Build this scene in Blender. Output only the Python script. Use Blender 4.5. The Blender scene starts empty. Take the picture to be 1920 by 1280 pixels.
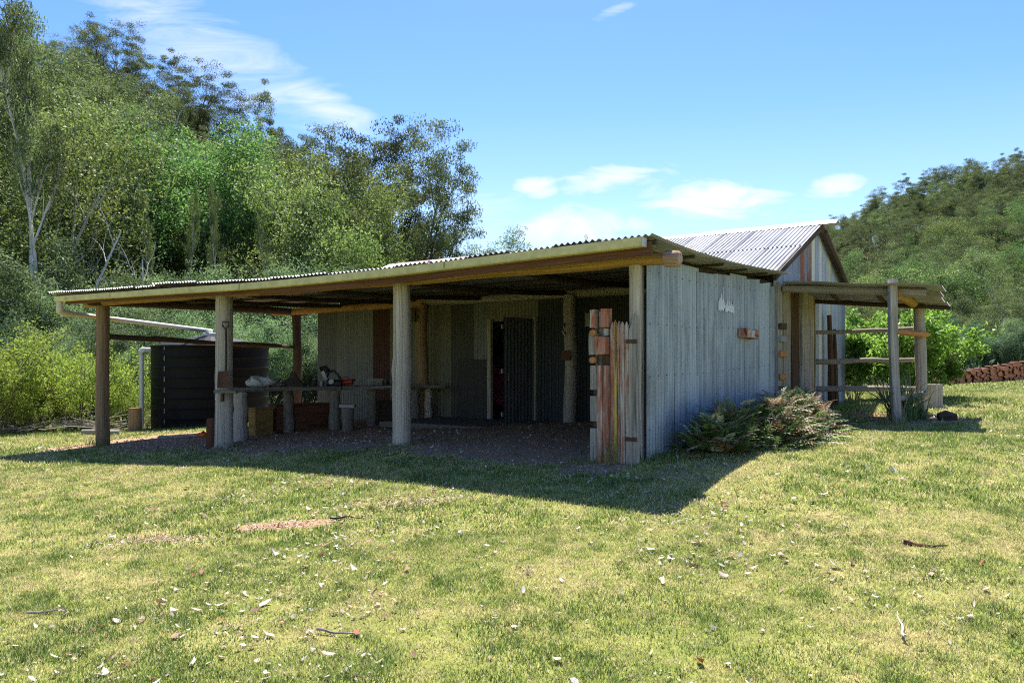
import bpy, math, random
import numpy as np
from mathutils import Vector
PI = math.pi
R = math.radians
rnd = random.Random(7)
rng = np.random.default_rng(7)
scn = bpy.context.scene
col = scn.collection

# ------------------------------------------------------------------ camera
CH = 1.6
cam = bpy.data.cameras.new('camera')
cam.sensor_width = 36.0
cam.lens = 36.0 * 1500 / 1920
cam.shift_y = 45 / 1920
cam.clip_end = 6000
cam.clip_start = 0.05
camo = bpy.data.objects.new('camera', cam)
camo.location = (0, 0, CH)
camo.rotation_euler = (R(90), 0, 0)
col.objects.link(camo)
scn.camera = camo

# ------------------------------------------------------------------ sky
SUN_EL, SUN_AZ = 60.0, 3.0            # azimuth: degrees from +Y towards +X
world = bpy.data.worlds.new('World')
scn.world = world
world.use_nodes = True
wn, wl = world.node_tree.nodes, world.node_tree.links
wn.clear()
wo = wn.new('ShaderNodeOutputWorld')
bg = wn.new('ShaderNodeBackground')
bg.inputs['Strength'].default_value = 0.086
sky = wn.new('ShaderNodeTexSky')
sky.sky_type = 'NISHITA'
sky.sun_disc = False
sky.sun_elevation = R(SUN_EL)
sky.sun_rotation = R(SUN_AZ)
sky.altitude = 0
sky.air_density = 1.0
sky.dust_density = 0.25
sky.ozone_density = 1.6
tc = wn.new('ShaderNodeTexCoord')


def wmath(op, a, b=None, c=None):
    n = wn.new('ShaderNodeMath'); n.operation = op
    for i, v in enumerate((a, b, c)):
        if v is None: continue
        if isinstance(v, (int, float)): n.inputs[i].default_value = v
        else: wl.new(v, n.inputs[i])
    return n.outputs[0]


sep = wn.new('ShaderNodeSeparateXYZ')
wl.new(tc.outputs['Generated'], sep.inputs[0])
ysafe = wmath('MAXIMUM', sep.outputs[1], 0.05)
az = wmath('DIVIDE', sep.outputs[0], ysafe)     # direction tangents, so clouds sit at fixed bearings
el = wmath('DIVIDE', sep.outputs[2], ysafe)
comb = wn.new('ShaderNodeCombineXYZ')
wl.new(az, comb.inputs[0]); wl.new(el, comb.inputs[1])


def wnoise(scale, detail, sx, sy, rot, dist=0.6):
    m = wn.new('ShaderNodeMapping')
    m.inputs['Scale'].default_value = (sx, sy, 1)
    m.inputs['Rotation'].default_value = (0, 0, R(rot))
    wl.new(comb.outputs[0], m.inputs[0])
    n = wn.new('ShaderNodeTexNoise')
    n.inputs['Scale'].default_value = scale
    n.inputs['Detail'].default_value = detail
    n.inputs['Roughness'].default_value = 0.62
    n.inputs['Distortion'].default_value = dist
    wl.new(m.outputs[0], n.inputs['Vector'])
    return n.outputs['Fac']


n1 = wnoise(10.0, 9, 1.0, 2.8, 0, 1.0)
n2 = wnoise(9.0, 7, 0.6, 3.0, 33, 1.2)


def cloud(cx, cy, rx, ry, rot, noise, thr, gain):
    """one soft cloud bank at bearing (cx, cy), broken up by noise"""
    ca, sa = math.cos(R(rot)), math.sin(R(rot))
    dx = wmath('SUBTRACT', az, cx); dy = wmath('SUBTRACT', el, cy)
    a = wmath('ADD', wmath('MULTIPLY', dx, ca / rx), wmath('MULTIPLY', dy, sa / rx))
    b = wmath('ADD', wmath('MULTIPLY', dx, -sa / ry), wmath('MULTIPLY', dy, ca / ry))
    r2 = wmath('ADD', wmath('MULTIPLY', a, a), wmath('MULTIPLY', b, b))
    m = wmath('SUBTRACT', 1.0, r2)
    v = wmath('ADD', wmath('MULTIPLY', m, 0.35), wmath('SUBTRACT', noise, thr))
    v = wmath('MULTIPLY', v, gain)
    return wmath('MINIMUM', wmath('MAXIMUM', v, 0.0), 1.0)


def bear(px, py):
    return (px - 960) / 1500, (685 - py) / 1500


def cl(px, py, rx, ry, rot, noise, thr, gain):
    x, y = bear(px, py)
    return cloud(x, y, rx / 1500, ry / 1500, rot, noise, thr, gain)


parts = [
    cl(420, 110, 360, 85, -29, n2, 0.60, 1.7),
    cl(610, 200, 140, 40, -24, n2, 0.56, 2.0),
    cl(1330, 374, 175, 44, -2, n1, 0.55, 3.6),
    cl(1080, 425, 150, 45, 2, n1, 0.55, 3.2),
    cl(1003, 352, 50, 26, 0, n1, 0.54, 3.4),
    cl(1575, 348, 75, 27, 8, n1, 0.54, 3.2),
    cl(1160, 335, 140, 34, 6, n1, 0.60, 3.4),
    cl(880, 410, 170, 100, 0, n2, 0.66, 1.4),
    cl(1150, 22, 60, 14, 20, n2, 0.66, 1.8),
    cl(250, 20, 240, 60, -20, n2, 0.78, 1.6),
]
tot = parts[0]
for p_ in parts[1:]:
    tot = wmath('MAXIMUM', tot, p_)
# thin veil of high cloud towards the horizon all the way round
veil = wmath('MULTIPLY', wmath('MAXIMUM', wmath('SUBTRACT', 0.30, sep.outputs[2]), 0.0), 0.95)
tot = wmath('MAXIMUM', wmath('MULTIPLY', tot, 0.92), veil)
mixc = wn.new('ShaderNodeMix'); mixc.data_type = 'RGBA'
hs = wn.new('ShaderNodeHueSaturation')
hs.inputs['Saturation'].default_value = 1.32
hs.inputs['Hue'].default_value = 0.513
hs.inputs['Value'].default_value = 1.0
wl.new(sky.outputs[0], hs.inputs['Color'])
wl.new(tot, mixc.inputs[0])
wl.new(hs.outputs[0], mixc.inputs[6])
mixc.inputs[7].default_value = (4.6, 4.9, 5.2, 1)
wl.new(mixc.outputs[2], bg.inputs['Color'])
wl.new(bg.outputs[0], wo.inputs['Surface'])

sun = bpy.data.lights.new('sun', 'SUN')
sun.energy = 5.0
sun.angle = R(0.5)
sun.color = (1.0, 0.955, 0.88)
suno = bpy.data.objects.new('sun', sun)
sd = Vector((math.sin(R(SUN_AZ)) * math.cos(R(SUN_EL)), math.cos(R(SUN_AZ)) * math.cos(R(SUN_EL)), math.sin(R(SUN_EL))))
suno.rotation_euler = (-sd).to_track_quat('-Z', 'Y').to_euler()
col.objects.link(suno)
scn.view_settings.view_transform = 'Standard'
scn.view_settings.look = 'None'
scn.view_settings.exposure = 1.4
scn.view_settings.gamma = 1
scn.view_settings.use_curve_mapping = False
scn.cycles.use_denoising = False
scn.cycles.pixel_filter_type = 'BLACKMAN_HARRIS'
scn.cycles.filter_width = 1.15
scn.cycles.sample_clamp_indirect = 6.0

# ------------------------------------------------------------------ frames
O = Vector((1.44, 8.8))
DU = Vector((-0.822, 0.569))      # along the front, leftwards
DW = Vector((0.569, 0.822))       # into the shed


def B(u, w, z):
    return Vector((O.x + DU.x * u + DW.x * w, O.y + DU.y * u + DW.y * w, z))


def UW(x, y):
    dx, dy = x - O.x, y - O.y
    return DU.x * dx + DU.y * dy, DW.x * dx + DW.y * dy


def P(px, py, d):
    return Vector(((px - 960) / 1500 * d, d, CH + (685 - py) / 1500 * d))


# ------------------------------------------------------------------ numpy noise
_lat = np.random.default_rng(3).random((256, 256))


def vnoise(x, y):
    x = np.asarray(x, float); y = np.asarray(y, float)
    xi = np.floor(x).astype(int); yi = np.floor(y).astype(int)
    fx = x - xi; fy = y - yi
    fx = fx * fx * (3 - 2 * fx); fy = fy * fy * (3 - 2 * fy)
    a = _lat[xi & 255, yi & 255]; b = _lat[(xi + 1) & 255, yi & 255]
    c = _lat[xi & 255, (yi + 1) & 255]; d = _lat[(xi + 1) & 255, (yi + 1) & 255]
    return (a * (1 - fx) + b * fx) * (1 - fy) + (c * (1 - fx) + d * fx) * fy


def fbm(x, y, o=4):
    s = 0; a = 0.5; t = 0
    for i in range(o):
        s = s + a * vnoise(x * 2 ** i + 17 * i, y * 2 ** i + 31 * i); t += a; a *= 0.5
    return s / t


def sstep(a, b, x):
    t = np.clip((x - a) / (b - a), 0, 1)
    return t * t * (3 - 2 * t)


# ------------------------------------------------------------------ ground height
CP = np.array([
    (0, 0, 0), (-5, 4, -.05), (5, 4, .18), (-3, 7, .12), (1.4, 7.2, .38), (3.4, 6.4, .42), (-0.5, 9.2, .47),
    (1.44, 8.8, .55), (-1.5, 10.83, .54), (-4.7, 13.05, .27), (-7.8, 15.2, .08), (0, 15.5, .52), (-4, 17.5, .38),
    (4, 12.5, .72), (5.7, 12, .74), (7.1, 13.8, .80), (-11.4, 17.8, 0), (-7.9, 20, .04), (-12, 12, -.12), (-8, 9, -.06),
    (12, 10, .8), (20.5, 32, 1.07), (17, 32, .81), (12, 20, .93), (8, 16, .87), (25, 30, 1.25), (10, 32, .7), (0, 30, .4),
    (-10, 30, 0), (-20, 25, -.3), (-20, 10, -.4), (20, 5, 1.0), (15, -15, .7), (-15, -15, -.5), (32, 18, 1.5), (-32, 18, -.6),
    (3, 9.7, .62), (5, 8.2, .62)], float)


def _tps(r2):
    return 0.5 * r2 * np.log(r2 + 1e-9)


_n = len(CP)
_d2 = (CP[:, None, 0] - CP[None, :, 0]) ** 2 + (CP[:, None, 1] - CP[None, :, 1]) ** 2
_A = np.zeros((_n + 3, _n + 3))
_A[:_n, :_n] = _tps(_d2) + np.eye(_n) * 0.6
_A[:_n, _n] = 1; _A[:_n, _n + 1:] = CP[:, :2]
_A[_n, :_n] = 1; _A[_n + 1:, :_n] = CP[:, :2].T
_c = np.linalg.solve(_A, np.concatenate([CP[:, 2], [0, 0, 0]]))


def near_h(x, y):
    s = _c[_n] + _c[_n + 1] * x + _c[_n + 2] * y
    for i in range(_n):
        s = s + _c[i] * _tps((x - CP[i, 0]) ** 2 + (y - CP[i, 1]) ** 2)
    return s


def hill_h(x, y):
    left = sstep(26, 115, y - 0.25 * x) * 0.78 * np.maximum(0, -x - 6) ** 1.0
    left = 62 * np.tanh(left / 62)
    rb = np.clip((x - 20) / 100, 0, 3)
    right = sstep(62, 235, y + 0.1 * x) * (4 + 37 * rb ** 0.9)
    right = 95 * np.tanh(right / 95)
    far = 2.2 * np.sin(x * .013 + 1) * np.sin(y * .011) * sstep(60, 300, np.hypot(x, y))
    fade = 1 - 0.55 * sstep(500, 2500, np.hypot(x, y))
    return (left + right + far) * fade + 0.4


def H(x, y):
    x = np.asarray(x, float); y = np.asarray(y, float)
    r = np.hypot(x, y - 12)
    b = sstep(24, 44, r)
    n = near_h(np.clip(x, -40, 40), np.clip(y, -30, 50)) + 0.05 * (fbm(x * .45, y * .45, 3) - .5) * sstep(0, 1, r)
    return n * (1 - b) + hill_h(x, y) * b


def hz(x, y):
    return float(H(x, y))


# ------------------------------------------------------------------ object helpers
def tag(o, label=None, cat=None, group=None, kind=None):
    if label: o['label'] = label
    if cat: o['category'] = cat
    if group: o['group'] = group
    if kind: o['kind'] = kind
    return o


def thing(name, label, cat, loc=(0, 0, 0), group=None):
    o = bpy.data.objects.new(name, None)
    o.empty_display_size = 0.2
    o.location = loc
    col.objects.link(o)
    return tag(o, label, cat, group)


def mesh_data(name, V, F, mat, uv=None, smooth=True, attr=None):
    """V (n,3) array, F (m,3/4) array or list of tuples"""
    me = bpy.data.meshes.new(name)
    V = np.asarray(V, np.float32)
    if isinstance(F, np.ndarray):
        k = F.shape[1]; m = len(F)
        me.vertices.add(len(V)); me.vertices.foreach_set('co', V.ravel())
        me.loops.add(m * k); me.loops.foreach_set('vertex_index', F.astype(np.int32).ravel())
        me.polygons.add(m)
        me.polygons.foreach_set('loop_start', np.arange(0, m * k, k, dtype=np.int32))
        me.polygons.foreach_set('loop_total', np.full(m, k, np.int32))
        me.update(calc_edges=True)
    else:
        me.from_pydata([tuple(v) for v in V], [], [tuple(f) for f in F])
    if uv is not None:
        lay = me.uv_layers.new(name='UVMap')
        idx = np.empty(len(me.loops), np.int32); me.loops.foreach_get('vertex_index', idx)
        uv = np.asarray(uv, np.float32)
        lay.data.foreach_set('uv', uv[idx].ravel())
    if attr is not None:
        for an, arr in attr.items():
            arr = np.asarray(arr, np.float32)
            if arr.ndim == 1:
                a = me.attributes.new(an, 'FLOAT', 'POINT'); a.data.foreach_set('value', arr)
            else:
                a = me.attributes.new(an, 'FLOAT_COLOR', 'POINT')
                if arr.shape[1] == 3: arr = np.hstack([arr, np.ones((len(arr), 1), np.float32)])
                a.data.foreach_set('color', arr.ravel())
    if smooth:
        me.polygons.foreach_set('use_smooth', np.ones(len(me.polygons), bool))
    if mat: me.materials.append(mat)
    me.validate()
    return me


class MB:
    """collects lofts, boxes and tubes (world coordinates) into one mesh"""
    def __init__(s):
        s.V = []; s.F = []; s.U = []; s.n = 0

    def add(s, V, F, U=None):
        V = [tuple(v) for v in V]
        if U is None: U = [(v[0] + v[1], v[2]) for v in V]
        s.V += V; s.U += [tuple(u) for u in U]
        s.F += [tuple(i + s.n for i in f) for f in F]
        s.n += len(V)
        return s

    def loft(s, path, sec, up=(0, 0, 1), scale=None, jit=0.0, closed=True, caps=True, seed=0, twist=0):
        """sweep the 2D section sec along path; sec x = side, sec y = up"""
        r = random.Random(seed)
        path = [Vector(p) for p in path]
        k = len(sec); n = len(path); V = []; U = []
        per = [0]
        for i in range(k): per.append(per[-1] + math.dist(sec[i], sec[(i + 1) % k]))
        L = r.random() * 5
        u0 = r.random() * 5
        for i, p in enumerate(path):
            t = (path[min(i + 1, n - 1)] - path[max(i - 1, 0)]).normalized()
            U_ = Vector(up)
            if abs(t.dot(U_)) > 0.97: U_ = Vector((0.31, 0.95, 0))
            side = t.cross(U_).normalized(); upv = side.cross(t).normalized()
            if i: L += (path[i] - path[i - 1]).length
            sc = 1 if scale is None else (scale[i] if hasattr(scale, '__len__') else scale)
            tw = twist * i
            for j, (a, b) in enumerate(sec):
                q = sc * (1 + r.uniform(-jit, jit))
                a2 = a * math.cos(tw) - b * math.sin(tw); b2 = a * math.sin(tw) + b * math.cos(tw)
                V.append(p + side * a2 * q + upv * b2 * q)
                U.append((u0 + per[j], L))
        F = []
        kk = k if closed else k - 1
        for i in range(n - 1):
            for j in range(kk):
                j2 = (j + 1) % k
                F.append((i * k + j, (i + 1) * k + j, (i + 1) * k + j2, i * k + j2))
        s.add(V, F, U)
        if caps and closed:
            for e, fl in ((0, 0), ((n - 1) * k, 1)):
                c = sum((Vector(V[e + j]) for j in range(k)), Vector()) / k
                cv = [V[e + j] for j in range(k)] + [c]
                cu = [(u0 + (V[e + j] - c).length * math.cos(j) , L + (V[e + j] - c).length * math.sin(j) * .1) for j in range(k)] + [(u0, L)]
                cf = [((j + 1) % k, j, k) if not fl else (j, (j + 1) % k, k) for j in range(k)]
                cf = [f[::-1] for f in cf]
                s.add(cv, cf, cu)
        return s

    def log(s, path, rad, n=12, jit=0.05, seed=0, rough=None):
        """round pole; rad = number or list per point; path gets resampled by caller"""
        r = random.Random(seed + 91)
        ang = [(2 * PI * j / n) for j in range(n)]
        ph = r.random() * 6
        sec = [(math.cos(a) * (1 + .06 * math.sin(2 * a + ph) + .04 * math.sin(3 * a + ph * 2)), math.sin(a) * (1 + .06 * math.sin(2 * a + ph))) for a in ang]
        if not hasattr(rad, '__len__'): rad = [rad] * len(path)
        return s.loft(path, sec, scale=rad, jit=jit, seed=seed)

    def plank(s, p0, p1, wid, th, up=(0, 0, 1), seg=6, jit=0.0, bow=0.0, ch=0.12, seed=0, taper=1.0):
        """board from p0 to p1: wid across (side), th along up; chamfered arrises"""
        r = random.Random(seed + 5)
        p0 = Vector(p0); p1 = Vector(p1)
        a, b = wid / 2, th / 2; c = min(a, b) * ch * 2
        sec = [(-a + c, -b), (a - c, -b), (a, -b + c), (a, b - c), (a - c, b), (-a + c, b), (-a, b - c), (-a, -b + c)]
        off = Vector((r.uniform(-1, 1), r.uniform(-1, 1), r.uniform(-1, 1))) * bow
        path = [p0.lerp(p1, i / seg) + off * math.sin(PI * i / seg) for i in range(seg + 1)]
        sc = [1 + (taper - 1) * i / seg for i in range(seg + 1)]
        return s.loft(path, sec, up=up, scale=sc, jit=jit, seed=seed)

    def build(s, name, mat, parent=None, smooth=False, autos=True):
        loc = Vector((0, 0, 0))
        if parent is not None:
            loc = parent.location.copy()
            q = parent.parent
            while q is not None:
                loc += q.location; q = q.parent
        V = np.array(s.V, float) - np.array(loc)
        me = bpy.data.meshes.new(name)
        me.from_pydata([tuple(v) for v in V], [], s.F)
        lay = me.uv_layers.new(name='UVMap')
        idx = np.empty(len(me.loops), np.int32); me.loops.foreach_get('vertex_index', idx)
        lay.data.foreach_set('uv', np.array(s.U, np.float32)[idx].ravel())
        if smooth:
            me.polygons.foreach_set('use_smooth', np.ones(len(me.polygons), bool))
        me.materials.append(mat)
        o = bpy.data.objects.new(name, me)
        col.objects.link(o)
        o.parent = parent
        return o


def wob(p0, p1, n, amp, seed=0, sag=0):
    r = random.Random(seed)
    p0 = Vector(p0); p1 = Vector(p1)
    ax = [r.uniform(-1, 1) for _ in range(6)]
    out = []
    for i in range(n + 1):
        t = i / n
        o = Vector((ax[0] * math.sin(PI * t) + ax[1] * .5 * math.sin(2 * PI * t + 1) * (1 if 0 < i < n else 0) + ax[2] * .3 * math.sin(5 * t + ax[3] * 3),
                    ax[3] * math.sin(PI * t) + ax[4] * .5 * math.sin(2 * PI * t) + ax[0] * .3 * math.sin(6 * t + ax[1] * 3),
                    ax[5] * math.sin(PI * t) + ax[2] * .4 * math.sin(3 * PI * t))) * amp
        out.append(p0.lerp(p1, t) + o * min(1, 4 * t, 4 * (1 - t)) - Vector((0, 0, sag * math.sin(PI * t))))
    return out


def lr(a, b, n, jit=0, seed=0):
    r = random.Random(seed)
    return [a + (b - a) * i / n + r.uniform(-jit, jit) for i in range(n + 1)]


# ------------------------------------------------------------------ materials
MATS = {}


class NT:
    def __init__(s, name):
        s.m = bpy.data.materials.new(name); s.m.use_nodes = True
        s.n = s.m.node_tree.nodes; s.l = s.m.node_tree.links
        s.n.clear()
        s.out = s.n.new('ShaderNodeOutputMaterial')
        MATS[name] = s.m

    def node(s, t, **kw):
        n = s.n.new(t)
        for k, v in kw.items(): setattr(n, k, v)
        return n

    def set(s, inp, v):
        if hasattr(v, 'is_linked') or isinstance(v, bpy.types.NodeSocket): s.l.new(v, inp)
        else:
            if isinstance(v, tuple) and len(v) == 3 and inp.type == 'RGBA': v = (*v, 1)
            inp.default_value = v

    def math(s, op, a, b=0.0, clamp=False):
        n = s.node('ShaderNodeMath', operation=op); n.use_clamp = clamp
        s.set(n.inputs[0], a); s.set(n.inputs[1], b)
        return n.outputs[0]

    def mix(s, f, a, b, bt='MIX'):
        n = s.node('ShaderNodeMix', data_type='RGBA', blend_type=bt)
        s.set(n.inputs[0], f); s.set(n.inputs[6], a); s.set(n.inputs[7], b)
        return n.outputs[2]

    def vec(s, kind='UV', scale=(1, 1, 1), rand=True):
        if kind == 'POS':
            g = s.node('ShaderNodeNewGeometry').outputs['Position']
        else:
            g = s.node('ShaderNodeTexCoord').outputs[kind]
        m = s.node('ShaderNodeMapping')
        m.inputs['Scale'].default_value = scale
        s.l.new(g, m.inputs[0])
        if rand:
            oi = s.node('ShaderNodeObjectInfo')
            c = s.node('ShaderNodeCombineXYZ')
            k = s.math('MULTIPLY', oi.outputs['Random'], 37.0)
            s.l.new(k, c.inputs[0]); s.l.new(k, c.inputs[1]); s.l.new(k, c.inputs[2])
            s.l.new(c.outputs[0], m.inputs['Location'])
        return m.outputs[0]

    def noise(s, v, scale, detail=4, rough=.6, dist=0):
        n = s.node('ShaderNodeTexNoise')
        s.l.new(v, n.inputs['Vector'])
        n.inputs['Scale'].default_value = scale; n.inputs['Detail'].default_value = detail
        n.inputs['Roughness'].default_value = rough; n.inputs['Distortion'].default_value = dist
        return n.outputs['Fac']

    def ramp(s, f, stops, interp='LINEAR'):
        r = s.node('ShaderNodeValToRGB')
        r.color_ramp.interpolation = interp
        e = r.color_ramp.elements
        while len(e) < len(stops): e.new(0.5)
        for i, (p, c) in enumerate(stops):
            e[i].position = p
            e[i].color = (c, c, c, 1) if isinstance(c, (int, float)) else (*c, 1)
        s.set(r.inputs[0], f)
        return r.outputs[0]

    def bsdf(s, color, rough=.8, metal=0, bump=None, bstr=.3, bdist=.01, spec=.3):
        b = s.node('ShaderNodeBsdfPrincipled')
        s.set(b.inputs['Base Color'], color); s.set(b.inputs['Roughness'], rough); s.set(b.inputs['Metallic'], metal)
        b.inputs['Specular IOR Level'].default_value = spec
        if bump is not None:
            bn = s.node('ShaderNodeBump'); bn.inputs['Strength'].default_value = bstr; bn.inputs['Distance'].default_value = bdist
            s.l.new(bump, bn.inputs['Height']); s.l.new(bn.outputs[0], b.inputs['Normal'])
        s.l.new(b.outputs[0], s.out.inputs[0])
        return b


def wood(name, dark, mid, light, grain=60, crack=.5, rough=.85, moss=None, gscale=1.0):
    """grain runs along v of the UV map"""
    t = NT(name)
    v = t.vec('UV', (grain, 2.0, 1))
    g = t.noise(v, 1.0, 5, .65, .4)
    v2 = t.vec('UV', (9 * gscale, .8 * gscale, 1))
    big = t.noise(v2, 1.0, 4, .6, .3)
    c = t.ramp(t.math('ADD', t.math('MULTIPLY', g, .55), t.math('MULTIPLY', big, .45)), [(.32, dark), (.5, mid), (.66, light)])
    v3 = t.vec('UV', (grain * .55, .7, 1))
    ck = t.noise(v3, 1.0, 3, .5, .2)
    ckm = t.ramp(ck, [(.60, 0.0), (.66, 1.0)])
    c = t.mix(t.math('MULTIPLY', ckm, crack), c, tuple(x * .25 for x in dark))
    if moss:
        mv = t.vec('UV', (3, 1.2, 1))
        mm = t.ramp(t.noise(mv, 1.5, 5, .6), [(.5, 0.0), (.62, 1.0)])
        c = t.mix(mm, c, moss)
    h = t.math('SUBTRACT', g, t.math('MULTIPLY', ckm, .6))
    t.bsdf(c, rough, 0, h, .7, .012, .15)
    return t.m


def galv(name, base, dark, rust_amt, rustc=(.23, .085, .035), metal=.55, rough=.42, streak=.5, white=0.0, dirt_shade=.8):
    """weathered galvanised iron: u across the sheet, v down it (metres)"""
    t = NT(name)
    oi = t.node('ShaderNodeObjectInfo')
    v = t.vec('UV', (24, .55, 1))
    st = t.noise(v, 1.0, 5, .65, .3)
    vb = t.vec('UV', (2.2, 1.3, 1))
    bl = t.noise(vb, 1.0, 5, .6, .4)
    vs = t.vec('UV', (60, 60, 1))
    sp = t.noise(vs, 1.0, 3, .7)
    f = t.math('ADD', t.math('MULTIPLY', st, streak), t.math('MULTIPLY', bl, 1 - streak))
    f = t.math('ADD', f, t.math('MULTIPLY', t.math('SUBTRACT', oi.outputs['Random'], .5), .22))
    c = t.ramp(f, [(.38, dark), (.58, base)])
    sx = t.node('ShaderNodeSeparateXYZ'); t.l.new(t.node('ShaderNodeTexCoord').outputs['UV'], sx.inputs[0])
    ph_ = t.math('COSINE', t.math('MULTIPLY', sx.outputs[0], 2 * PI / .076))      # shade painted into the valleys, blotched by dirt, so the corrugations show
    vall = t.math('MULTIPLY', t.math('SUBTRACT', 1.0, ph_), .5)
    c = t.mix(t.math('MULTIPLY', t.math('MULTIPLY', vall, t.ramp(bl, [(.3, .15), (.7, .75)])), dirt_shade), c, tuple(x * .55 for x in dark))
    c = t.mix(t.math('MULTIPLY', t.ramp(sp, [(.45, 0.0), (.75, 1.0)]), .35), c, tuple(min(1, x * 1.5) for x in base))
    vr = t.vec('UV', (3.0, 1.0, 1))
    rn = t.noise(vr, 1.3, 7, .68, .6)
    rs = t.noise(t.vec('UV', (26, .5, 1)), 1.0, 3, .6)
    rm = t.math('ADD', t.math('MULTIPLY', rn, .7), t.math('MULTIPLY', rs, .3))
    rm = t.math('ADD', rm, t.math('MULTIPLY', t.math('SUBTRACT', oi.outputs['Random'], .5), .10))
    lo = .66 - .24 * rust_amt
    rmask = t.ramp(rm, [(lo, 0.0), (lo + .09, 1.0)])
    if rust_amt <= 0: rmask = 0.0
    else: c = t.mix(t.math('MULTIPLY', rmask, .85), c, t.ramp(sp, [(.3, tuple(x * .6 for x in rustc)), (.7, tuple(x * 1.5 for x in rustc))]))
    if white:
        wv = t.noise(t.vec('UV', (30, 6, 1)), 1.0, 4, .7)
        wm = t.ramp(wv, [(.70, 0.0), (.74, 1.0)])
        c = t.mix(t.math('MULTIPLY', wm, white), c, (.55, .58, .6))
    if rust_amt > 0:
        mt = t.math('MULTIPLY', t.math('SUBTRACT', 1.0, rmask), metal)
        rg = t.math('ADD', t.math('MULTIPLY', rmask, .4), rough + 0.0)
    else:
        mt, rg = metal, rough
    rg2 = t.math('ADD', rg, t.math('MULTIPLY', t.math('SUBTRACT', bl, .5), .25), True)
    t.bsdf(c, rg2, mt, sp, .08, .004, .4)
    return t.m


def plain(name, c, rough=.6, metal=0, var=.25, sc=8, kind='Object', bstr=.15, spec=.3):
    t = NT(name)
    v = t.vec(kind, (1, 1, 1))
    n = t.noise(v, sc, 5, .65)
    cc = t.ramp(n, [(.3, tuple(x * (1 - var) for x in c)), (.7, tuple(min(1, x * (1 + var)) for x in c))])
    t.bsdf(cc, rough, metal, n, bstr, .01, spec)
    return t.m


def leafmat(name, c, c2, trans=.35, rough=.55, hue=.02):
    """foliage: tint attribute per leaf mixes two greens, object random shifts brightness"""
    t = NT(name)
    a = t.node('ShaderNodeAttribute', attribute_name='tint')
    cc = t.mix(a.outputs['Fac'], c, c2)
    oi = t.node('ShaderNodeObjectInfo')
    h = t.node('ShaderNodeHueSaturation')
    t.set(h.inputs['Hue'], t.math('ADD', .5 - hue / 2, t.math('MULTIPLY', oi.outputs['Random'], hue)))
    t.set(h.inputs['Value'], t.math('ADD', .62, t.math('MULTIPLY', oi.outputs['Random'], .62)))
    t.l.new(cc, h.inputs['Color'])
    b = t.node('ShaderNodeBsdfPrincipled')
    t.l.new(h.outputs[0], b.inputs['Base Color'])
    b.inputs['Roughness'].default_value = rough
    b.inputs['Specular IOR Level'].default_value = .18
    tr = t.node('ShaderNodeBsdfTranslucent')
    tcx = t.mix(1.0, h.outputs[0], (1.15, 1.2, .72), 'MULTIPLY')
    t.l.new(tcx, tr.inputs[0])
    ms = t.node('ShaderNodeMixShader'); ms.inputs[0].default_value = trans
    t.l.new(b.outputs[0], ms.inputs[1]); t.l.new(tr.outputs[0], ms.inputs[2])
    t.l.new(ms.outputs[0], t.out.inputs[0])
    return t.m


def colmat(name, trans=.3, rough=.7, attr='col'):
    t = NT(name)
    a = t.node('ShaderNodeAttribute', attribute_name=attr)
    b = t.node('ShaderNodeBsdfPrincipled')
    t.l.new(a.outputs['Color'], b.inputs['Base Color'])
    b.inputs['Roughness'].default_value = rough
    b.inputs['Specular IOR Level'].default_value = .2
    if trans:
        tr = t.node('ShaderNodeBsdfTranslucent'); t.l.new(a.outputs['Color'], tr.inputs[0])
        ms = t.node('ShaderNodeMixShader'); ms.inputs[0].default_value = trans
        t.l.new(b.outputs[0], ms.inputs[1]); t.l.new(tr.outputs[0], ms.inputs[2])
        t.l.new(ms.outputs[0], t.out.inputs[0])
    else:
        t.l.new(b.outputs[0], t.out.inputs[0])
    return t.m


M_post = wood('weathered_post', (.20, .165, .13), (.45, .39, .325), (.66, .60, .53), 45, .8)
M_postb = wood('brown_post', (.13, .075, .04), (.27, .175, .10), (.42, .31, .20), 45, .6)
M_honey = wood('honey_beam', (.14, .07, .025), (.38, .22, .075), (.56, .37, .15), 40, .5, gscale=.5)
M_pole = wood('grey_pole', (.16, .13, .105), (.34, .295, .25), (.56, .50, .44), 50, .6)
M_dark = wood('dark_timber', (.035, .026, .02), (.08, .058, .042), (.14, .10, .07), 40, .5)
M_fascia = wood('brown_fascia', (.07, .032, .02), (.12, .055, .035), (.16, .08, .05), 30, .2)
M_slab = wood('grey_slab', (.15, .13, .105), (.31, .275, .23), (.48, .43, .37), 40, .6)
M_slabd = wood('dark_brown_slab', (.045, .025, .016), (.09, .05, .03), (.13, .08, .05), 40, .5)
M_tenon = wood('orange_tenon', (.30, .12, .04), (.48, .22, .08), (.58, .33, .15), 30, .3)
M_bench = wood('bench_top', (.10, .085, .07), (.19, .165, .14), (.30, .27, .23), 30, .6)
M_rustlog = wood('rusty_brown', (.06, .026, .016), (.12, .05, .028), (.18, .08, .045), 20, .4)
M_ply = wood('yellow_board', (.16, .09, .03), (.24, .145, .05), (.32, .20, .08), 18, .2)
M_endgrain = plain('end_grain', (.46, .185, .10), .85, 0, .35, 30)
M_bark_red = plain('red_brown_bark', (.09, .035, .02), .9, 0, .4, 20)


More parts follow.
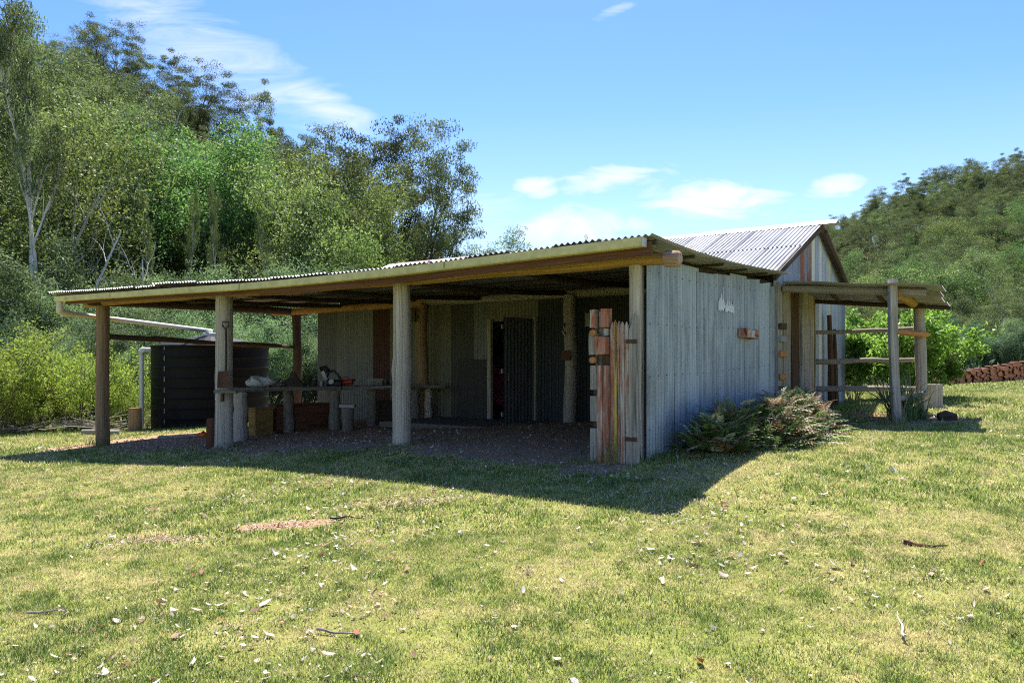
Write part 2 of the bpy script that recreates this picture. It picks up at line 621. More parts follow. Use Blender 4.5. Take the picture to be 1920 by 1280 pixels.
def redpaint(name, red=(.36, .105, .05), bare=(.54, .47, .39), amt=.52):
    t = NT(name)
    v = t.vec('UV', (38, 2.0, 1))
    g = t.noise(v, 1.0, 5, .65, .4)
    v2 = t.vec('UV', (7, 1.6, 1))
    b = t.noise(v2, 1.5, 6, .7, .6)
    pink = t.mix(t.ramp(b, [(.4, 0.0), (.65, 1.0)]), red, (.46, .28, .21))
    m = t.ramp(t.math('ADD', t.math('MULTIPLY', g, .5), t.math('MULTIPLY', b, .5)), [(amt, 0.0), (amt + .07, 1.0)])
    gr = t.ramp(g, [(.35, tuple(x * .5 for x in bare)), (.65, bare)])
    c = t.mix(m, pink, gr)
    ck = t.ramp(t.noise(t.vec('UV', (24, .8, 1)), 1.0, 3, .5), [(.60, 0.0), (.65, 1.0)])
    c = t.mix(t.math('MULTIPLY', ck, .7), c, (.03, .02, .015))
    t.bsdf(c, .85, 0, t.math('SUBTRACT', g, ck), .7, .012, .15)
    return t.m


M_red = redpaint('peeling_red_paint')
M_red2 = redpaint('peeling_red_paint_bare', amt=.45)
M_redyel = redpaint('peeling_yellow_paint', red=(.62, .46, .04), bare=(.22, .30, .06), amt=.52)

M_wall = galv('galvanised_wall', (.37, .415, .455), (.13, .15, .175), 0.08, rustc=(.20, .13, .09), metal=.2, rough=.45, white=1.0, streak=.55, dirt_shade=.55)
M_gable = galv('gable_iron', (.34, .375, .42), (.15, .165, .19), 0.05, metal=.15, rough=.5)
M_gabler = galv('gable_iron_rusty', (.45, .40, .35), (.22, .15, .11), 1.1, metal=.2, rough=.6)
M_gablec = galv('gable_iron_cream', (.60, .57, .47), (.34, .32, .26), 0.0, metal=.1, rough=.6)
M_roof = galv('roof_iron', (.33, .34, .355), (.14, .145, .155), 0.36, rustc=(.33, .17, .10), metal=.35, rough=.5)
M_roofold = galv('skillion_iron', (.42, .43, .46), (.22, .22, .25), 0.28, rustc=(.28, .14, .09), metal=.35, rough=.5)
M_ridge = galv('ridge_iron', (.50, .49, .46), (.34, .32, .29), 0.3, metal=.3, rough=.5)
M_ridger = galv('ridge_iron_rusty', (.50, .38, .32), (.34, .22, .18), 0.5, rustc=(.30, .15, .10), metal=.2, rough=.6)
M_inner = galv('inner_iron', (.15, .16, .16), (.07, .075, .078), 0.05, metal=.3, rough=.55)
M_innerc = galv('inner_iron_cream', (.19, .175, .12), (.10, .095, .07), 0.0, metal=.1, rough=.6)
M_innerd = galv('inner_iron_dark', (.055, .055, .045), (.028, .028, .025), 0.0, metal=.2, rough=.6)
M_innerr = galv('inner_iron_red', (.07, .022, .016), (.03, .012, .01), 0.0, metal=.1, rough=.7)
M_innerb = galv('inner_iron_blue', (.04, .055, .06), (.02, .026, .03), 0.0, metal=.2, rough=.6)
M_gutter = plain('gutter_paint', (.54, .48, .23), .55, 0, .22, 6, spec=.3)
M_gutin = plain('gutter_end', (.55, .57, .6), .4, .3, .1, 3)
M_tank = plain('black_poly_tank', (.004, .0048, .006), .5, 0, .25, 4, bstr=.03, spec=.12)
M_pvc = plain('pvc_pipe', (.62, .61, .57), .45, 0, .08, 5, bstr=.02)
M_pvcy = plain('weathered_downpipe', (.56, .50, .38), .5, 0, .14, 5, bstr=.02)
M_iron = plain('rusty_iron', (.10, .05, .032), .75, .3, .4, 25)
M_steel = plain('dull_steel', (.22, .23, .24), .45, .7, .2, 20)
M_black = plain('black_parts', (.02, .02, .02), .5, 0, .3, 12)
M_redp = plain('red_plastic', (.35, .04, .03), .45, 0, .15, 9)
M_orange = plain('orange_plastic', (.70, .13, .02), .5, 0, .1, 9)
M_pink = plain('pink_cloth', (.42, .08, .20), .9, 0, .2, 10)
M_cloth = plain('pale_cloth', (.48, .45, .40), .95, 0, .35, 22)
M_stone = plain('grey_stone', (.30, .29, .27), .9, 0, .3, 12, bstr=.5)
M_white = plain('white_flaked_paint', (.66, .68, .69), .7, 0, .12, 30)
M_blue = plain('blue_tarp', (.04, .07, .22), .6, 0, .2, 10)
M_concrete = plain('concrete', (.12, .105, .09), .9, 0, .2, 9)

# ------------------------------------------------------------------ ground sheet


def dirt_mask(x, y):
    u, w = UW(x, y)
    nz = fbm(x * 1.3 + 5, y * 1.3, 4) - .5
    ins = sstep(-.75, -.05, w + nz * 1.9) * sstep(-.15, .2, u) * (1 - sstep(11.7, 12.6, u + nz * 1.2)) * (1 - sstep(9.4, 9.9, w))
    strip = np.exp(-((x + 7.0) / 2.6) ** 2 - ((y - 14.2 - (x + 7) * -.55) / .55) ** 2) * sstep(-.25, .1, nz + .1)
    def ell(cx, cy, rx, ry, k=1.0):
        q = ((x - cx) / rx) ** 2 + ((y - cy) / ry) ** 2 + nz * 2.2
        return (1 - sstep(.5, 1.15, q)) * k
    bare = np.maximum.reduce([ell(-2.05, 7.05, .46, .17), ell(-3.0, 6.75, .55, .13, .55), ell(-1.0, 7.6, .7, .2, .45), ell(6.4, 12.2, .95, .8, .8),
                              ell(5.6, 13.4, 1.2, .9, .7), ell(1.6, 8.2, .5, .2, .5), ell(-3.1, 6.1, .2, .35, .4), ell(4.2, 11.2, .6, .5, .5),
                              ell(-1.7, 4.9, .25, .5, .35), ell(.9, 8.6, .5, .35, .5), ell(13, 17, 1.5, .4, .4), ell(1.2, 4.2, .7, .25, .35), ell(2.4, 4.9, .5, .2, .35), ell(-.6, 4.5, .4, .2, .35), ell(3.2, 6.2, .5, .2, .3), ell(-3.6, 7.0, .8, .12, .5)])
    return np.clip(np.maximum(np.maximum(ins, strip * .9), bare), 0, 1)


def lawn_mask(x, y):
    """1 on the mown lawn"""
    n = fbm(x * .25, y * .25, 3) * 3 - 1.5
    far = 1 - sstep(31, 34, y + n * .6)
    leftb = sstep(-13.6, -12.0, x + n * .5 + 0.15 * (y - 18)) if False else 1 - sstep(19.2, 20.6, y + n * .5 - np.clip(x + 6.5, 0, 99) * .9)
    return np.clip(far * leftb, 0, 1)


def warp(s, near, far):
    return near * s + (far - near) * np.sign(s) * np.abs(s) ** 5.5


n_ = 420
ss = np.linspace(-1, 1, n_)
gx = warp(ss, 34, 3200) + 1.0
gy = warp(ss, 34, 3200) + 14.0
GX, GY = np.meshgrid(gx, gy, indexing='ij')
GZ = H(GX, GY)
V = np.stack([GX.ravel(), GY.ravel(), GZ.ravel()], 1)
ii, jj = np.meshgrid(np.arange(n_ - 1), np.arange(n_ - 1), indexing='ij')
a_ = (ii * n_ + jj).ravel()
F = np.stack([a_, a_ + n_, a_ + n_ + 1, a_ + 1], 1)

t = NT('ground')
vp = t.vec('POS', (1, 1, 1), False)
ad = t.node('ShaderNodeAttribute', attribute_name='dirt').outputs['Fac']
af = t.node('ShaderNodeAttribute', attribute_name='forest').outputs['Fac']
nfine = t.noise(vp, 34, 4, .7)
nmid = t.noise(vp, 2.6, 5, .6)
nbig = t.noise(vp, .55, 4, .6)
gcol = t.ramp(t.math('ADD', t.math('MULTIPLY', nmid, .5), t.math('MULTIPLY', nbig, .5)), [(.38, (.14, .18, .035)), (.5, (.28, .29, .07)), (.62, (.42, .36, .15))])
gcol = t.mix(t.ramp(nfine, [(.35, .55), (.7, 0.0)]), gcol, (.05, .055, .02))
dcol = t.ramp(nfine, [(.3, (.17, .10, .055)), (.5, (.32, .20, .12)), (.72, (.48, .35, .25))])
dm = t.math('ADD', ad, t.math('MULTIPLY', t.math('SUBTRACT', nfine, .5), .5))
c = t.mix(t.ramp(dm, [(.35, 0.0), (.6, 1.0)]), gcol, dcol)
nf2 = t.noise(vp, 1.3, 6, .7)
fcol = t.ramp(nf2, [(.32, (.035, .03, .018)), (.48, (.09, .085, .03)), (.6, (.19, .155, .07)), (.72, (.28, .23, .13))])
c = t.mix(af, c, fcol)
t.bsdf(c, .95, 0, nfine, .5, .03, .05)
gm = mesh_data('ground', V, F, t.m, attr={'dirt': dirt_mask(GX, GY).ravel(), 'forest': (1 - lawn_mask(GX, GY)).ravel()})
go = bpy.data.objects.new('ground', gm); col.objects.link(go)
tag(go, kind='structure')

# ================================================================== SHED
shed = thing('farm_shed', 'long open fronted corrugated iron farm shed on rough timber posts with gabled room behind', 'shed', B(5.5, 2.5, .4))


def sheet(name, fn, ncorr, lseg, mat, pitch=.076, amp=.0105, seg=8, parent=shed, vlen=None, thick=True):
    """fn(a, t) -> (point, normal): a metres across, t 0..1 along"""
    na = ncorr * seg + 1
    V = []; U = []
    for i in range(na):
        a = i * pitch / seg
        off = amp * math.cos(2 * PI * i / seg)
        for j in range(lseg + 1):
            tt = j / lseg
            p, nn, l = fn(a, tt)
            V.append(p + nn * off); U.append((a, l))
    F = []
    k = lseg + 1
    for i in range(na - 1):
        for j in range(lseg):
            F.append((i * k + j, (i + 1) * k + j, (i + 1) * k + j + 1, i * k + j + 1))
    m = MB(); m.add(V, F, U)
    o = m.build(name, mat, parent, smooth=True)
    return o


def wall_sheet(name, u0, w0, du, dw, nc, zb, zt, mat, lean=0, zt1=None, zb1=None, seed=0, lseg=8, parent=shed, seg=8):
    """vertical sheet starting at building point (u0,w0) running along (du,dw); top may slope zt->zt1"""
    r = random.Random(seed)
    if zt1 is None: zt1 = zt
    if zb1 is None: zb1 = zb
    L = nc * .076
    d = (DU * du + DW * dw); d = Vector((d.x, d.y, 0)).normalized()
    nrm = Vector((d.y, -d.x, 0))
    buck = r.uniform(-.003, .003); ph = r.random() * 6

    def fn(a, t):
        z0 = zb + (zb1 - zb) * a / L; z1 = zt + (zt1 - zt) * a / L
        z = z0 + (z1 - z0) * t
        base = B(u0, w0, z) + d * a + nrm * (buck * math.sin(3 * t + ph) + lean * (t - .5))
        return base, nrm, z
    return sheet(name, fn, nc, lseg, mat, parent=parent, seg=seg)


# --- skillion roof profile


def zr(u, w):
    """height of the skillion roof sheets"""
    xs = [-.6, 0, .7, 2.05, 3.4, 4.75]
    zs = [2.945, 2.915, 2.895, 2.905, 2.955, 3.03]
    z = float(np.interp(w, xs, zs))
    dl_ = float(np.interp(u, [-.3, 2, 3.1, 5, 6.5, 8.2, 9.6, 12.2], [0, -.055, -.083, -.10, -.06, -.012, .0, .045]))
    return z + dl_ * float(np.interp(w, [-.6, 1.5, 4.75], [1, .7, .15])) + .004 * math.sin(u * 1.7)


u = -.34
k = 0
while u < 12.1:
    r = random.Random(k)
    w0 = -.52 + r.uniform(-.03, .03)
    lift = r.uniform(0, .006)
    hgt = [r.uniform(-.003, .006) for _ in range(3)]

    def fn(a, t, u=u, w0=w0, lift=lift, hgt=hgt):
        w = w0 + (4.55 - w0) * t
        uu = u + a
        z = zr(uu, w) + lift + hgt[0] * math.sin(4 * t) + (hgt[1] * (1 - t) ** 4) * 2
        return B(uu, w, z), Vector((0, 0, 1)), w
    sheet('roof_sheet', fn, 8 if k else 8, 14, M_roofold, amp=.0135, seg=8)
    u += .598; k += 1
UEND = u

# --- main gabled roof
RZ, EZ, RW, EW, FW = 4.20, 3.03, 7.2, 4.38, 9.85
for row in range(2):
    u = -.20
    k = 0
    while u < 10.3:
        r = random.Random(k + 50 * row)
        a0, a1 = (0, .53) if row == 0 else (.50, 1.0)
        lift = .012 if row == 1 else 0
        dd = r.uniform(-.01, .01)

        def fn(a, t, u=u, a0=a0 + (dd if row == 0 else 0), a1=a1, lift=lift):
            s_ = a0 + (a1 - a0) * t
            w = EW + (RW - EW) * s_
            z = EZ + (RZ - EZ) * s_ + lift
            nn = (B(0, EW - RW, RZ - EZ) - B(0, 0, 0)) ; nn = (B(0, -(RZ - EZ), (RW - EW)) - B(0, 0, 0)); nn = nn.normalized()
            return B(u + a, w, z), nn, w
        sheet('roof_sheet', fn, 8, 3, M_roof, amp=.013, seg=8)
        u += .598; k += 1
# far slope
u = -.20; k = 0
while u < 10.3:
    def fn(a, t, u=u):
        w = RW + (FW - RW) * t
        z = RZ + (EZ - RZ) * t
        nn = (B(0, (RZ - EZ), (FW - RW)) - B(0, 0, 0)).normalized()
        return B(u + a, w, z), nn, w
    sheet('roof_sheet', fn, 8, 2, M_roof, amp=.013, seg=4)
    u += .598
# ridge caps
for (ua, ub, mat, zz) in ((-.44, 2.1, M_ridge, .03), (2.06, 4.4, M_ridger, .018), (4.36, 7.3, M_ridger, .022), (7.26, 10.35, M_ridger, .018)):
    m = MB()
    sec = [(-.16, -.07), (-.085, -.028), (-.02, .012), (.02, .012), (.085, -.028), (.16, -.07), (.155, -.078), (.08, -.036), (0, 0.002), (-.08, -.036), (-.155, -.078)]
    m.loft([B(ua, RW, RZ + zz), B((ua + ub) / 2, RW, RZ + zz - .004), B(ub, RW, RZ + zz)], sec, seed=int(ua * 10) + 20)
    m.build('ridge_cap', mat, shed)
# rafters, rake boards at gable
for w_a, w_b, za, zb in ((EW - .02, RW, EZ - .07, RZ - .07), (FW + .05, RW, EZ - .07, RZ - .07)):
    for uu in (-.14, 10.1):
        m = MB(); m.plank(B(uu, w_a, za), B(uu, w_b, zb), .05, .12, seed=3)
        m.build('barge_board', M_dark, shed)
# second dark pole under far rake, ragged
m = MB(); m.log(wob(B(-.18, 9.7, 2.98), B(-.18, 7.35, 4.06), 8, .02, 4), .045, 8, .12, 4); m.build('rafter', M_dark, shed)

# --- gutter and fascia on the front
GA, GB = B(-.25, -.50, 0), B(11.87, -.50, 0)


def gz(u):
    return float(np.interp(u, [-.25, 2.0, 3.14, 5.3, 6.7, 8.18, 9.6, 11.87], [2.92, 2.866, 2.834, 2.815, 2.825, 2.852, 2.869, 2.90]))


secs = [-.25, 2.35, 4.0, 6.3, 8.0, 9.9, 11.45, 11.87]
for i in range(len(secs) - 1):
    ua, ub = secs[i], secs[i + 1]
    m = MB()
    # side axis = t x up ; gutter as an open quad channel with thickness
    s_ = .004
    h_, w_ = .096, .105
    sec = [(0, 0), (.012, .002), (.012, -.008), (.004, -.01), (.004, -h_ + .012), (.018, -h_ + .004), (w_, -h_ + .004), (w_, -.01), (w_ + s_, -.01), (w_ + s_, -h_), (.014, -h_), (0, -h_ + .012)]
    sec = [(a, b) for a, b in sec]
    sc = 1.0 if i % 2 == 0 else 1.012
    zofs = .002 if i % 2 else 0
    m.loft([B(x_, -.56, gz(x_) + zofs) for x_ in np.linspace(ua, ub + (.03 if i < len(secs) - 2 else 0), 4)], [(a * sc, b * sc) for a, b in sec], seed=i)
    m.build('gutter', M_gutter, shed)
for ue in (-.254, 11.874):
    m = MB()
    m.plank(B(ue, -.555, gz(ue) - .05), B(ue, -.448, gz(ue) - .05), .004, .094, seed=1, seg=1)
    m.build('gutter_end', M_gutin, shed)
for ua, ub, hh in ((-.30, 6.0, .14), (6.01, 11.7, .11)):
    m = MB(); m.loft([B(uu, -.425, gz(uu) - .035 - hh / 2) for uu in np.linspace(ua, ub, 12)], [(-.014, -hh / 2), (.014, -hh / 2), (.014, hh / 2), (-.014, hh / 2)], seed=3)
    m.build('fascia_board', M_fascia, shed)
# eave batten that carries the sheets above the gutter
m = MB(); m.log([B(uu, -.36, zr(uu, -.36) - .045) for uu in np.linspace(-.33, 12.2, 22)], .028, 8, .06, 9); m.build('eave_batten', M_dark, shed)

# --- posts
pg = {}
FR = [  # u, radius, material, extra
    (11.2, .125, M_postb), (7.47, .13, M_post), (3.57, .125, M_post)]
for i, (uu, rr, mt) in enumerate(FR):
    b = B(uu, 0, 0); zg = hz(b.x, b.y)
    n = 14; ztp = (2.735, 2.74, 2.70)[i]
    path = [B(uu + .007 * math.sin(j * .6 + i * 2), .008 * math.cos(j * .5 + i), zg - .15 + (ztp - zg + .15) * j / n) for j in range(n + 1)]
    rad = [rr * (1.06 - .10 * j / n + .01 * math.sin(j * 1.1 + i)) for j in range(n + 1)]
    if i == 2: rad[7] *= 1.13; rad[0] *= 1.05
    m = MB(); m.log(path, rad, 18, .035, 30 + i)
    pg[i] = m.build('post', mt, shed, smooth=True)
# sawn corner post
m = MB(); b = B(0.09, .02, 0); m.plank(B(.09, .03, .42), B(.09, .03, 2.715), .145, .13, up=tuple(B(1, 0, 0) - B(0, 0, 0)), seg=8, jit=.02, seed=8)
m.build('post', M_post, shed)
# rear posts (along w = 4.35)
for i, (uu, ww, rr, ztop, mt) in enumerate(((11.2, 4.67, .105, 2.80, M_dark), (3.45, 4.28, .12, 2.86, M_pole), (6.95, 4.3, .115, 2.84, M_postb), (9.6, 4.45, .10, 2.78, M_dark))):
    b = B(uu, ww, 0); zg = hz(b.x, b.y)
    n = 10
    path = [B(uu + .02 * math.sin(j * .8 + i), ww, zg - .12 + (ztop - zg + .12) * j / n) for j in range(n + 1)]
    m = MB(); m.log(path, [rr * (1.08 - .12 * j / n + .03 * math.sin(j * 2.1 + i)) for j in range(n + 1)], 14, .03, 60 + i)
    if i < 3: m.build('post', mt, shed, smooth=True)
# beams
pts = []
n = 26
path = []; rad = []
for j in range(n + 1):
    uu = -.42 + (11.75 + .42) * j / n
    path.append(B(uu, -.02 + .015 * math.sin(uu * 1.3), float(np.interp(uu, [-.45, 0, 1.8, 3.57, 5.5, 7.47, 11.2, 11.8], [2.735, 2.772, 2.765, 2.755, 2.752, 2.785, 2.80, 2.80]))))
    rad.append(.082 + .008 * math.sin(uu * 2.3) - (.012 if j < 2 else 0))
m = MB(); m.log(path[:9], rad[:9], 16, .025, 70); m.build('front_beam', M_honey, shed, smooth=True)
m = MB(); m.log([path[8] + Vector((0, 0, .004))] + path[9:18], [r_ * .97 for r_ in rad[8:18]], 16, .025, 71); m.build('front_beam', M_honey, shed, smooth=True)
m = MB(); m.log([path[17] + Vector((0, 0, -.004))] + path[18:], [r_ * .92 for r_ in rad[17:]], 16, .03, 72); m.build('front_beam', M_honey, shed, smooth=True)
m = MB(); m.log([B(-.28, -.02, 2.747), B(-.36, -.02, 2.742), B(-.43, -.015, 2.736), B(-.445, -.015, 2.735)], [.0905, .0925, .088, .06], 14, .04, 73); o_ = m.build('beam_end', M_red2, shed, smooth=True); o_['label'] = 'weathered end of the front beam with old red paint'
m = MB(); m.log(wob(B(11.2, -.25, 2.80), B(11.2, 4.95, 2.87), 10, .02, 5), .085, 12, .04, 75); m.build('side_beam', M_dark, shed, smooth=True)
m = MB(); m.log(wob(B(11.85, 4.52, 2.86), B(6.9, 4.42, 2.875), 10, .018, 6), lr(.075, .085, 10, .004, 1), 12, .04, 76); m.build('rear_beam', M_honey, shed, smooth=True)
m = MB(); m.log(wob(B(7.15, 4.43, 2.90), B(.3, 4.30, 2.89), 12, .018, 8), lr(.08, .07, 12, .004, 2), 12, .04, 77); m.build('rear_beam', M_pole, shed, smooth=True)
for i, uu in enumerate((9.4, 7.47, 5.5, 3.57, 1.8, .16)):
    m = MB()
    zz = lambda w: zr(uu, w) - .085
    m.log([B(uu + .02 * math.sin(j), w, zz(w)) for j, w in enumerate(np.linspace(-.3, 4.4, 9))], .042, 8, .06, 80 + i); m.build('rafter', M_dark, shed, smooth=True)
for i, w in enumerate((.75, 1.7, 2.6, 3.5)):
    m = MB(); m.log([B(-.3 + 12.3 * j / 12, w + .02 * math.sin(j * 1.3), zr(-.3 + 12.3 * j / 12, w) - .034) for j in range(13)], .02, 6, .05, 90 + i); m.build('purlin', M_dark, shed, smooth=True)
# low side rail between the left-hand posts
m = MB(); m.log(wob(B(11.2, .1, 2.145), B(11.2, 4.72, 2.03), 12, .03, 11), lr(.055, .045, 12, .008, 5), 8, .16, 95); m.build('side_rail', M_dark, shed)

# --- right-hand corrugated wall
zb = lambda w: hz(*B(-.02, w, 0).xy) - .04
wpos = .03; k = 0
seams = [8, 9, 9, 8, 8, 9, 8]
while k < 8 and wpos < 4.75:
    nc = [11, 10, 9, 9, 9, 9, 8, 6][k]
    L = nc * .076
    w1 = wpos + L
    r = random.Random(k + 3)
    top = lambda w: zr(0, min(w, 4.6)) - .055
    jag = [0, .0, .05, .02, -.02, .03, .08, .12][k]
    wall_sheet('wall_sheet', -.02 - .0015 * (k % 2), wpos, 0, 1, nc, zb(wpos), top(wpos) - .02 - jag, M_wall, lean=r.uniform(-.002, .002), zt1=top(w1) - .02 - jag * .6, zb1=zb(w1), seed=k, lseg=10)
    wpos = w1 - .076; k += 1
WEND = wpos + .076
m = MB()
for zf in (.16, .42, .68, .94):
    for kk in range(20):
        wv = .11 + kk * .228
        if wv > 4.55: break
        z0_ = zb(wv); z1_ = zr(0, wv) - .12
        z = z0_ + (z1_ - z0_) * zf + .006 * math.sin(kk * 7)
        m.log([B(-.028, wv, z), B(-.036, wv, z), B(-.040, wv, z)], [.007, .0065, .003], 6, 0, kk)
o_ = m.build('nail_heads', M_iron, shed); o_['kind'] = 'stuff'
# whitewash patch flaked over the sheet: an irregular skin just proud of the iron
m = MB(); r = random.Random(4)
for i in range(26):
    a = .0235 * i
    base = 2.36 - .0  
    top = 2.41 + r.uniform(.02, .10) + (.22 if 4 <= i <= 7 else 0) * r.random() + .03 * math.sin(i)
    bot = 2.33 + r.uniform(-.008, .012)
    if i in (9, 10): bot += .05
    w0_ = 2.22 + a
    q = [B(-.0415, w0_, bot), B(-.0415, w0_ + .022, bot + r.uniform(-.01, .01)), B(-.0415, w0_ + .02, top - r.uniform(0, .03)), B(-.0415, w0_ + .004, top)]
    q2 = [p + Vector((DU.x, DU.y, 0)) * .003 for p in q]
    m.add(q + q2, [(0, 1, 2, 3), (4, 7, 6, 5), (0, 4, 5, 1), (1, 5, 6, 2), (2, 6, 7, 3), (3, 7, 4, 0)])
o_ = m.build('paint_patch', M_white, shed); o_['label'] = 'flaked patch of white paint on the iron'
# small red painted block on the wall
m = MB(); m.plank(B(-.10, 3.02, 2.06), B(-.10, 3.52, 2.045), .13, .13, up=(0, 0, 1), seg=3, seed=6, jit=.02)
o_ = m.build('wall_block', M_red, shed); o_['label'] = 'short red painted timber block fixed to the iron wall'
m = MB(); m.plank(B(-.155, 3.2, 2.052), B(-.155, 3.33, 2.05), .025, .10, seg=1, seed=6); m.build('pale_inset', M_cloth, shed)
# top plate below the roof on that wall
m = MB(); m.log(wob(B(.06, .1, 2.80), B(.06, 4.6, 2.90), 9, .015, 31), .05, 8, .06, 31); m.build('wall_plate', M_dark, shed)

# --- notched post at the far end of the wall
m = MB(); m.plank(B(-.02, 4.86, .6), B(-.02, 4.86, 2.92), .20, .15, up=tuple(B(1, 0, 0) - B(0, 0, 0)), seg=10, jit=.06, seed=12)
m.build('post', M_slab, shed)
for z, mt in ((1.06, M_slabd), (1.42, M_tenon), (1.78, M_tenon), (2.02, M_stone), (1.22, M_dark), (2.22, M_dark)):
    m = MB(); m.plank(B(-.07, 4.77, z), B(-.12, 4.95, z), .10, .10, seg=2, seed=int(z * 9), jit=.08); m.build('tenon', mt, shed)

# --- gable wall and its lower timber slabs (plane u = -.02)
def rakez(w):
    return (EZ + (RZ - EZ) * (w - EW) / (RW - EW) if w < RW else RZ + (EZ - RZ) * (w - RW) / (FW - RW)) - .06


w = 4.62; k = 0
gplan = [(7, M_gable), (7, M_gable), (6, M_gable), (4, M_gabler), (2, M_gable), (4, M_gabler), (3, M_gablec), (4, M_gable), (3, M_gablec), (5, M_gable), (4, M_gablec), (6, M_gable), (6, M_gable), (6, M_gable)]
for k, (nc, mt) in enumerate(gplan):
    L = nc * .076
    if w + L > 9.62: nc = int((9.62 - w) / .076); L = nc * .076
    if nc < 2: break
    w1 = w + L
    low = 2.86 if w < 6.75 else hz(*B(-.05, w, 0).xy) - .05
    ww_ = -.04 - .0015 * (k % 2)
    if w < RW < w1:
        nA = max(1, int(round((RW - w) / .076)))
        wall_sheet('gable_sheet', ww_, w, 0, 1, nA, low, rakez(w), mt, zt1=rakez(w + nA * .076 - .001), seed=k)
        if nc > nA: wall_sheet('gable_sheet', ww_, w + nA * .076, 0, 1, nc - nA, low, rakez(w + nA * .076 + .001), mt, zt1=rakez(w1), seed=k)
    else:
        wall_sheet('gable_sheet', ww_, w, 0, 1, nc, low, rakez(w), mt, zt1=rakez(w1), seed=k)
    w = w1
# timber slabs below
for i, (wa, wb, mt, th, ztp, out) in enumerate(((5.02, 5.40, M_slab, .05, 2.90, 0), (5.41, 5.62, M_slabd, .05, 2.92, 0), (5.63, 5.86, M_slabd, .05, 2.92, .01), (5.86, 6.62, M_slab, .07, 2.93, .05))):
    wm = (wa + wb) / 2; zg = hz(*B(-.1, wm, 0).xy)
    lean = .10 if mt is M_slabd else 0
    m = MB(); m.plank(B(-.08 - out, wm + lean, zg - .1), B(-.08 - out, wm - lean * .6, ztp), wb - wa, th, up=tuple(B(1, 0, 0) - B(0, 0, 0)), seg=8, jit=.015, bow=.01, seed=40 + i)
    m.build('wall_slab', mt, shed)
m = MB(); zg = hz(*B(-.1, 6.66, 0).xy); m.plank(B(-.10, 6.66, zg - .1), B(-.10, 6.66, 2.9), .05, .12, up=tuple(B(1, 0, 0) - B(0, 0, 0)), seg=8, jit=.06, bow=.015, seed=47); m.build('door_jamb', M_ply, shed)
for ww, ztp, r_ in ((7.75, 2.55, .07), (8.15, 2.3, .055)):
    zg = hz(*B(-.2, ww, 0).xy)
    m = MB(); m.log(wob(B(-.20, ww, zg - .1), B(-.16, ww, ztp), 8, .02, int(ww * 10)), lr(r_, r_ * .6, 8), 8, .08, 49); m.build('post', M_slabd, shed)
# other walls of the gabled room (far, left end)
w = 4.9; k = 0
while w < 9.6:
    wall_sheet('wall_sheet', 10.0, w, 0, 1, 8, .2, min(rakez(max(w, 4.9)), rakez(min(w + .6, 9.8))) , M_gable, seed=k, lseg=2, seg=4)
    w += .598; k += 1
u = 0; k = 0
while u < 9.95:
    wall_sheet('wall_sheet', u, 9.62, 1, 0, 8, .2, 2.98, M_gable, seed=k, lseg=2, seg=4)
    u += .598; k += 1

# --- inner (rear) wall of the open bay, w = 4.62, seen through the front
def iw(u0, nc, zt, mt, zbm=None, w=4.62, seed=0, name='inner_sheet', zt1=None):
    b = B(u0, w, 0); z0 = hz(b.x, b.y) - .03 if zbm is None else zbm
    return wall_sheet(name, u0, w, 1, 0, nc, z0, zt, mt, seed=seed, lseg=6, zt1=zt1)


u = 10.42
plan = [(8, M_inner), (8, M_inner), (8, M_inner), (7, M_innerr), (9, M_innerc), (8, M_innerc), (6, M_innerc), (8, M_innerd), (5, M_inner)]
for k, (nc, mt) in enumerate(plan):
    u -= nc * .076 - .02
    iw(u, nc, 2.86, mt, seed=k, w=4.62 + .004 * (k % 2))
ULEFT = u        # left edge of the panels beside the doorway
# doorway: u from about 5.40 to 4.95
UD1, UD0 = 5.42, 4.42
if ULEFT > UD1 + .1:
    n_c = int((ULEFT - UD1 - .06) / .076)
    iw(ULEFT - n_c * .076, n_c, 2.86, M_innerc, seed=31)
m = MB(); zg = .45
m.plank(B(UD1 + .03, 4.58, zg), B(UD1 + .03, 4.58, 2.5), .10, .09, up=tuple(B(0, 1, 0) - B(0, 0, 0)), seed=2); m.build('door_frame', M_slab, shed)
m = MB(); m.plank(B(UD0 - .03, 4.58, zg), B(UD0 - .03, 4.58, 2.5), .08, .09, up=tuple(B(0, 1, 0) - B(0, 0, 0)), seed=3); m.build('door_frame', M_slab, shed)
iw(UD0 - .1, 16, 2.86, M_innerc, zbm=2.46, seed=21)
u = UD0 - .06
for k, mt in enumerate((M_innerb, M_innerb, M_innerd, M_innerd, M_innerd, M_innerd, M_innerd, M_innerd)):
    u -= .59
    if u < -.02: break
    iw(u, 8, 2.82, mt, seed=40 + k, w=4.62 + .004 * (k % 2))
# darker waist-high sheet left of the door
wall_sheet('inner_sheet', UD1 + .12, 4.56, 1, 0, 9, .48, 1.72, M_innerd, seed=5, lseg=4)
# pale corrugated strips standing in for light through the gap under the roof
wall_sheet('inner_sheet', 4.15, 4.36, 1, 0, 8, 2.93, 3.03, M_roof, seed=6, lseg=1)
wall_sheet('inner_sheet', 8.05, 4.36, 1, 0, 5, 2.93, 3.0, M_roof, seed=7, lseg=1)
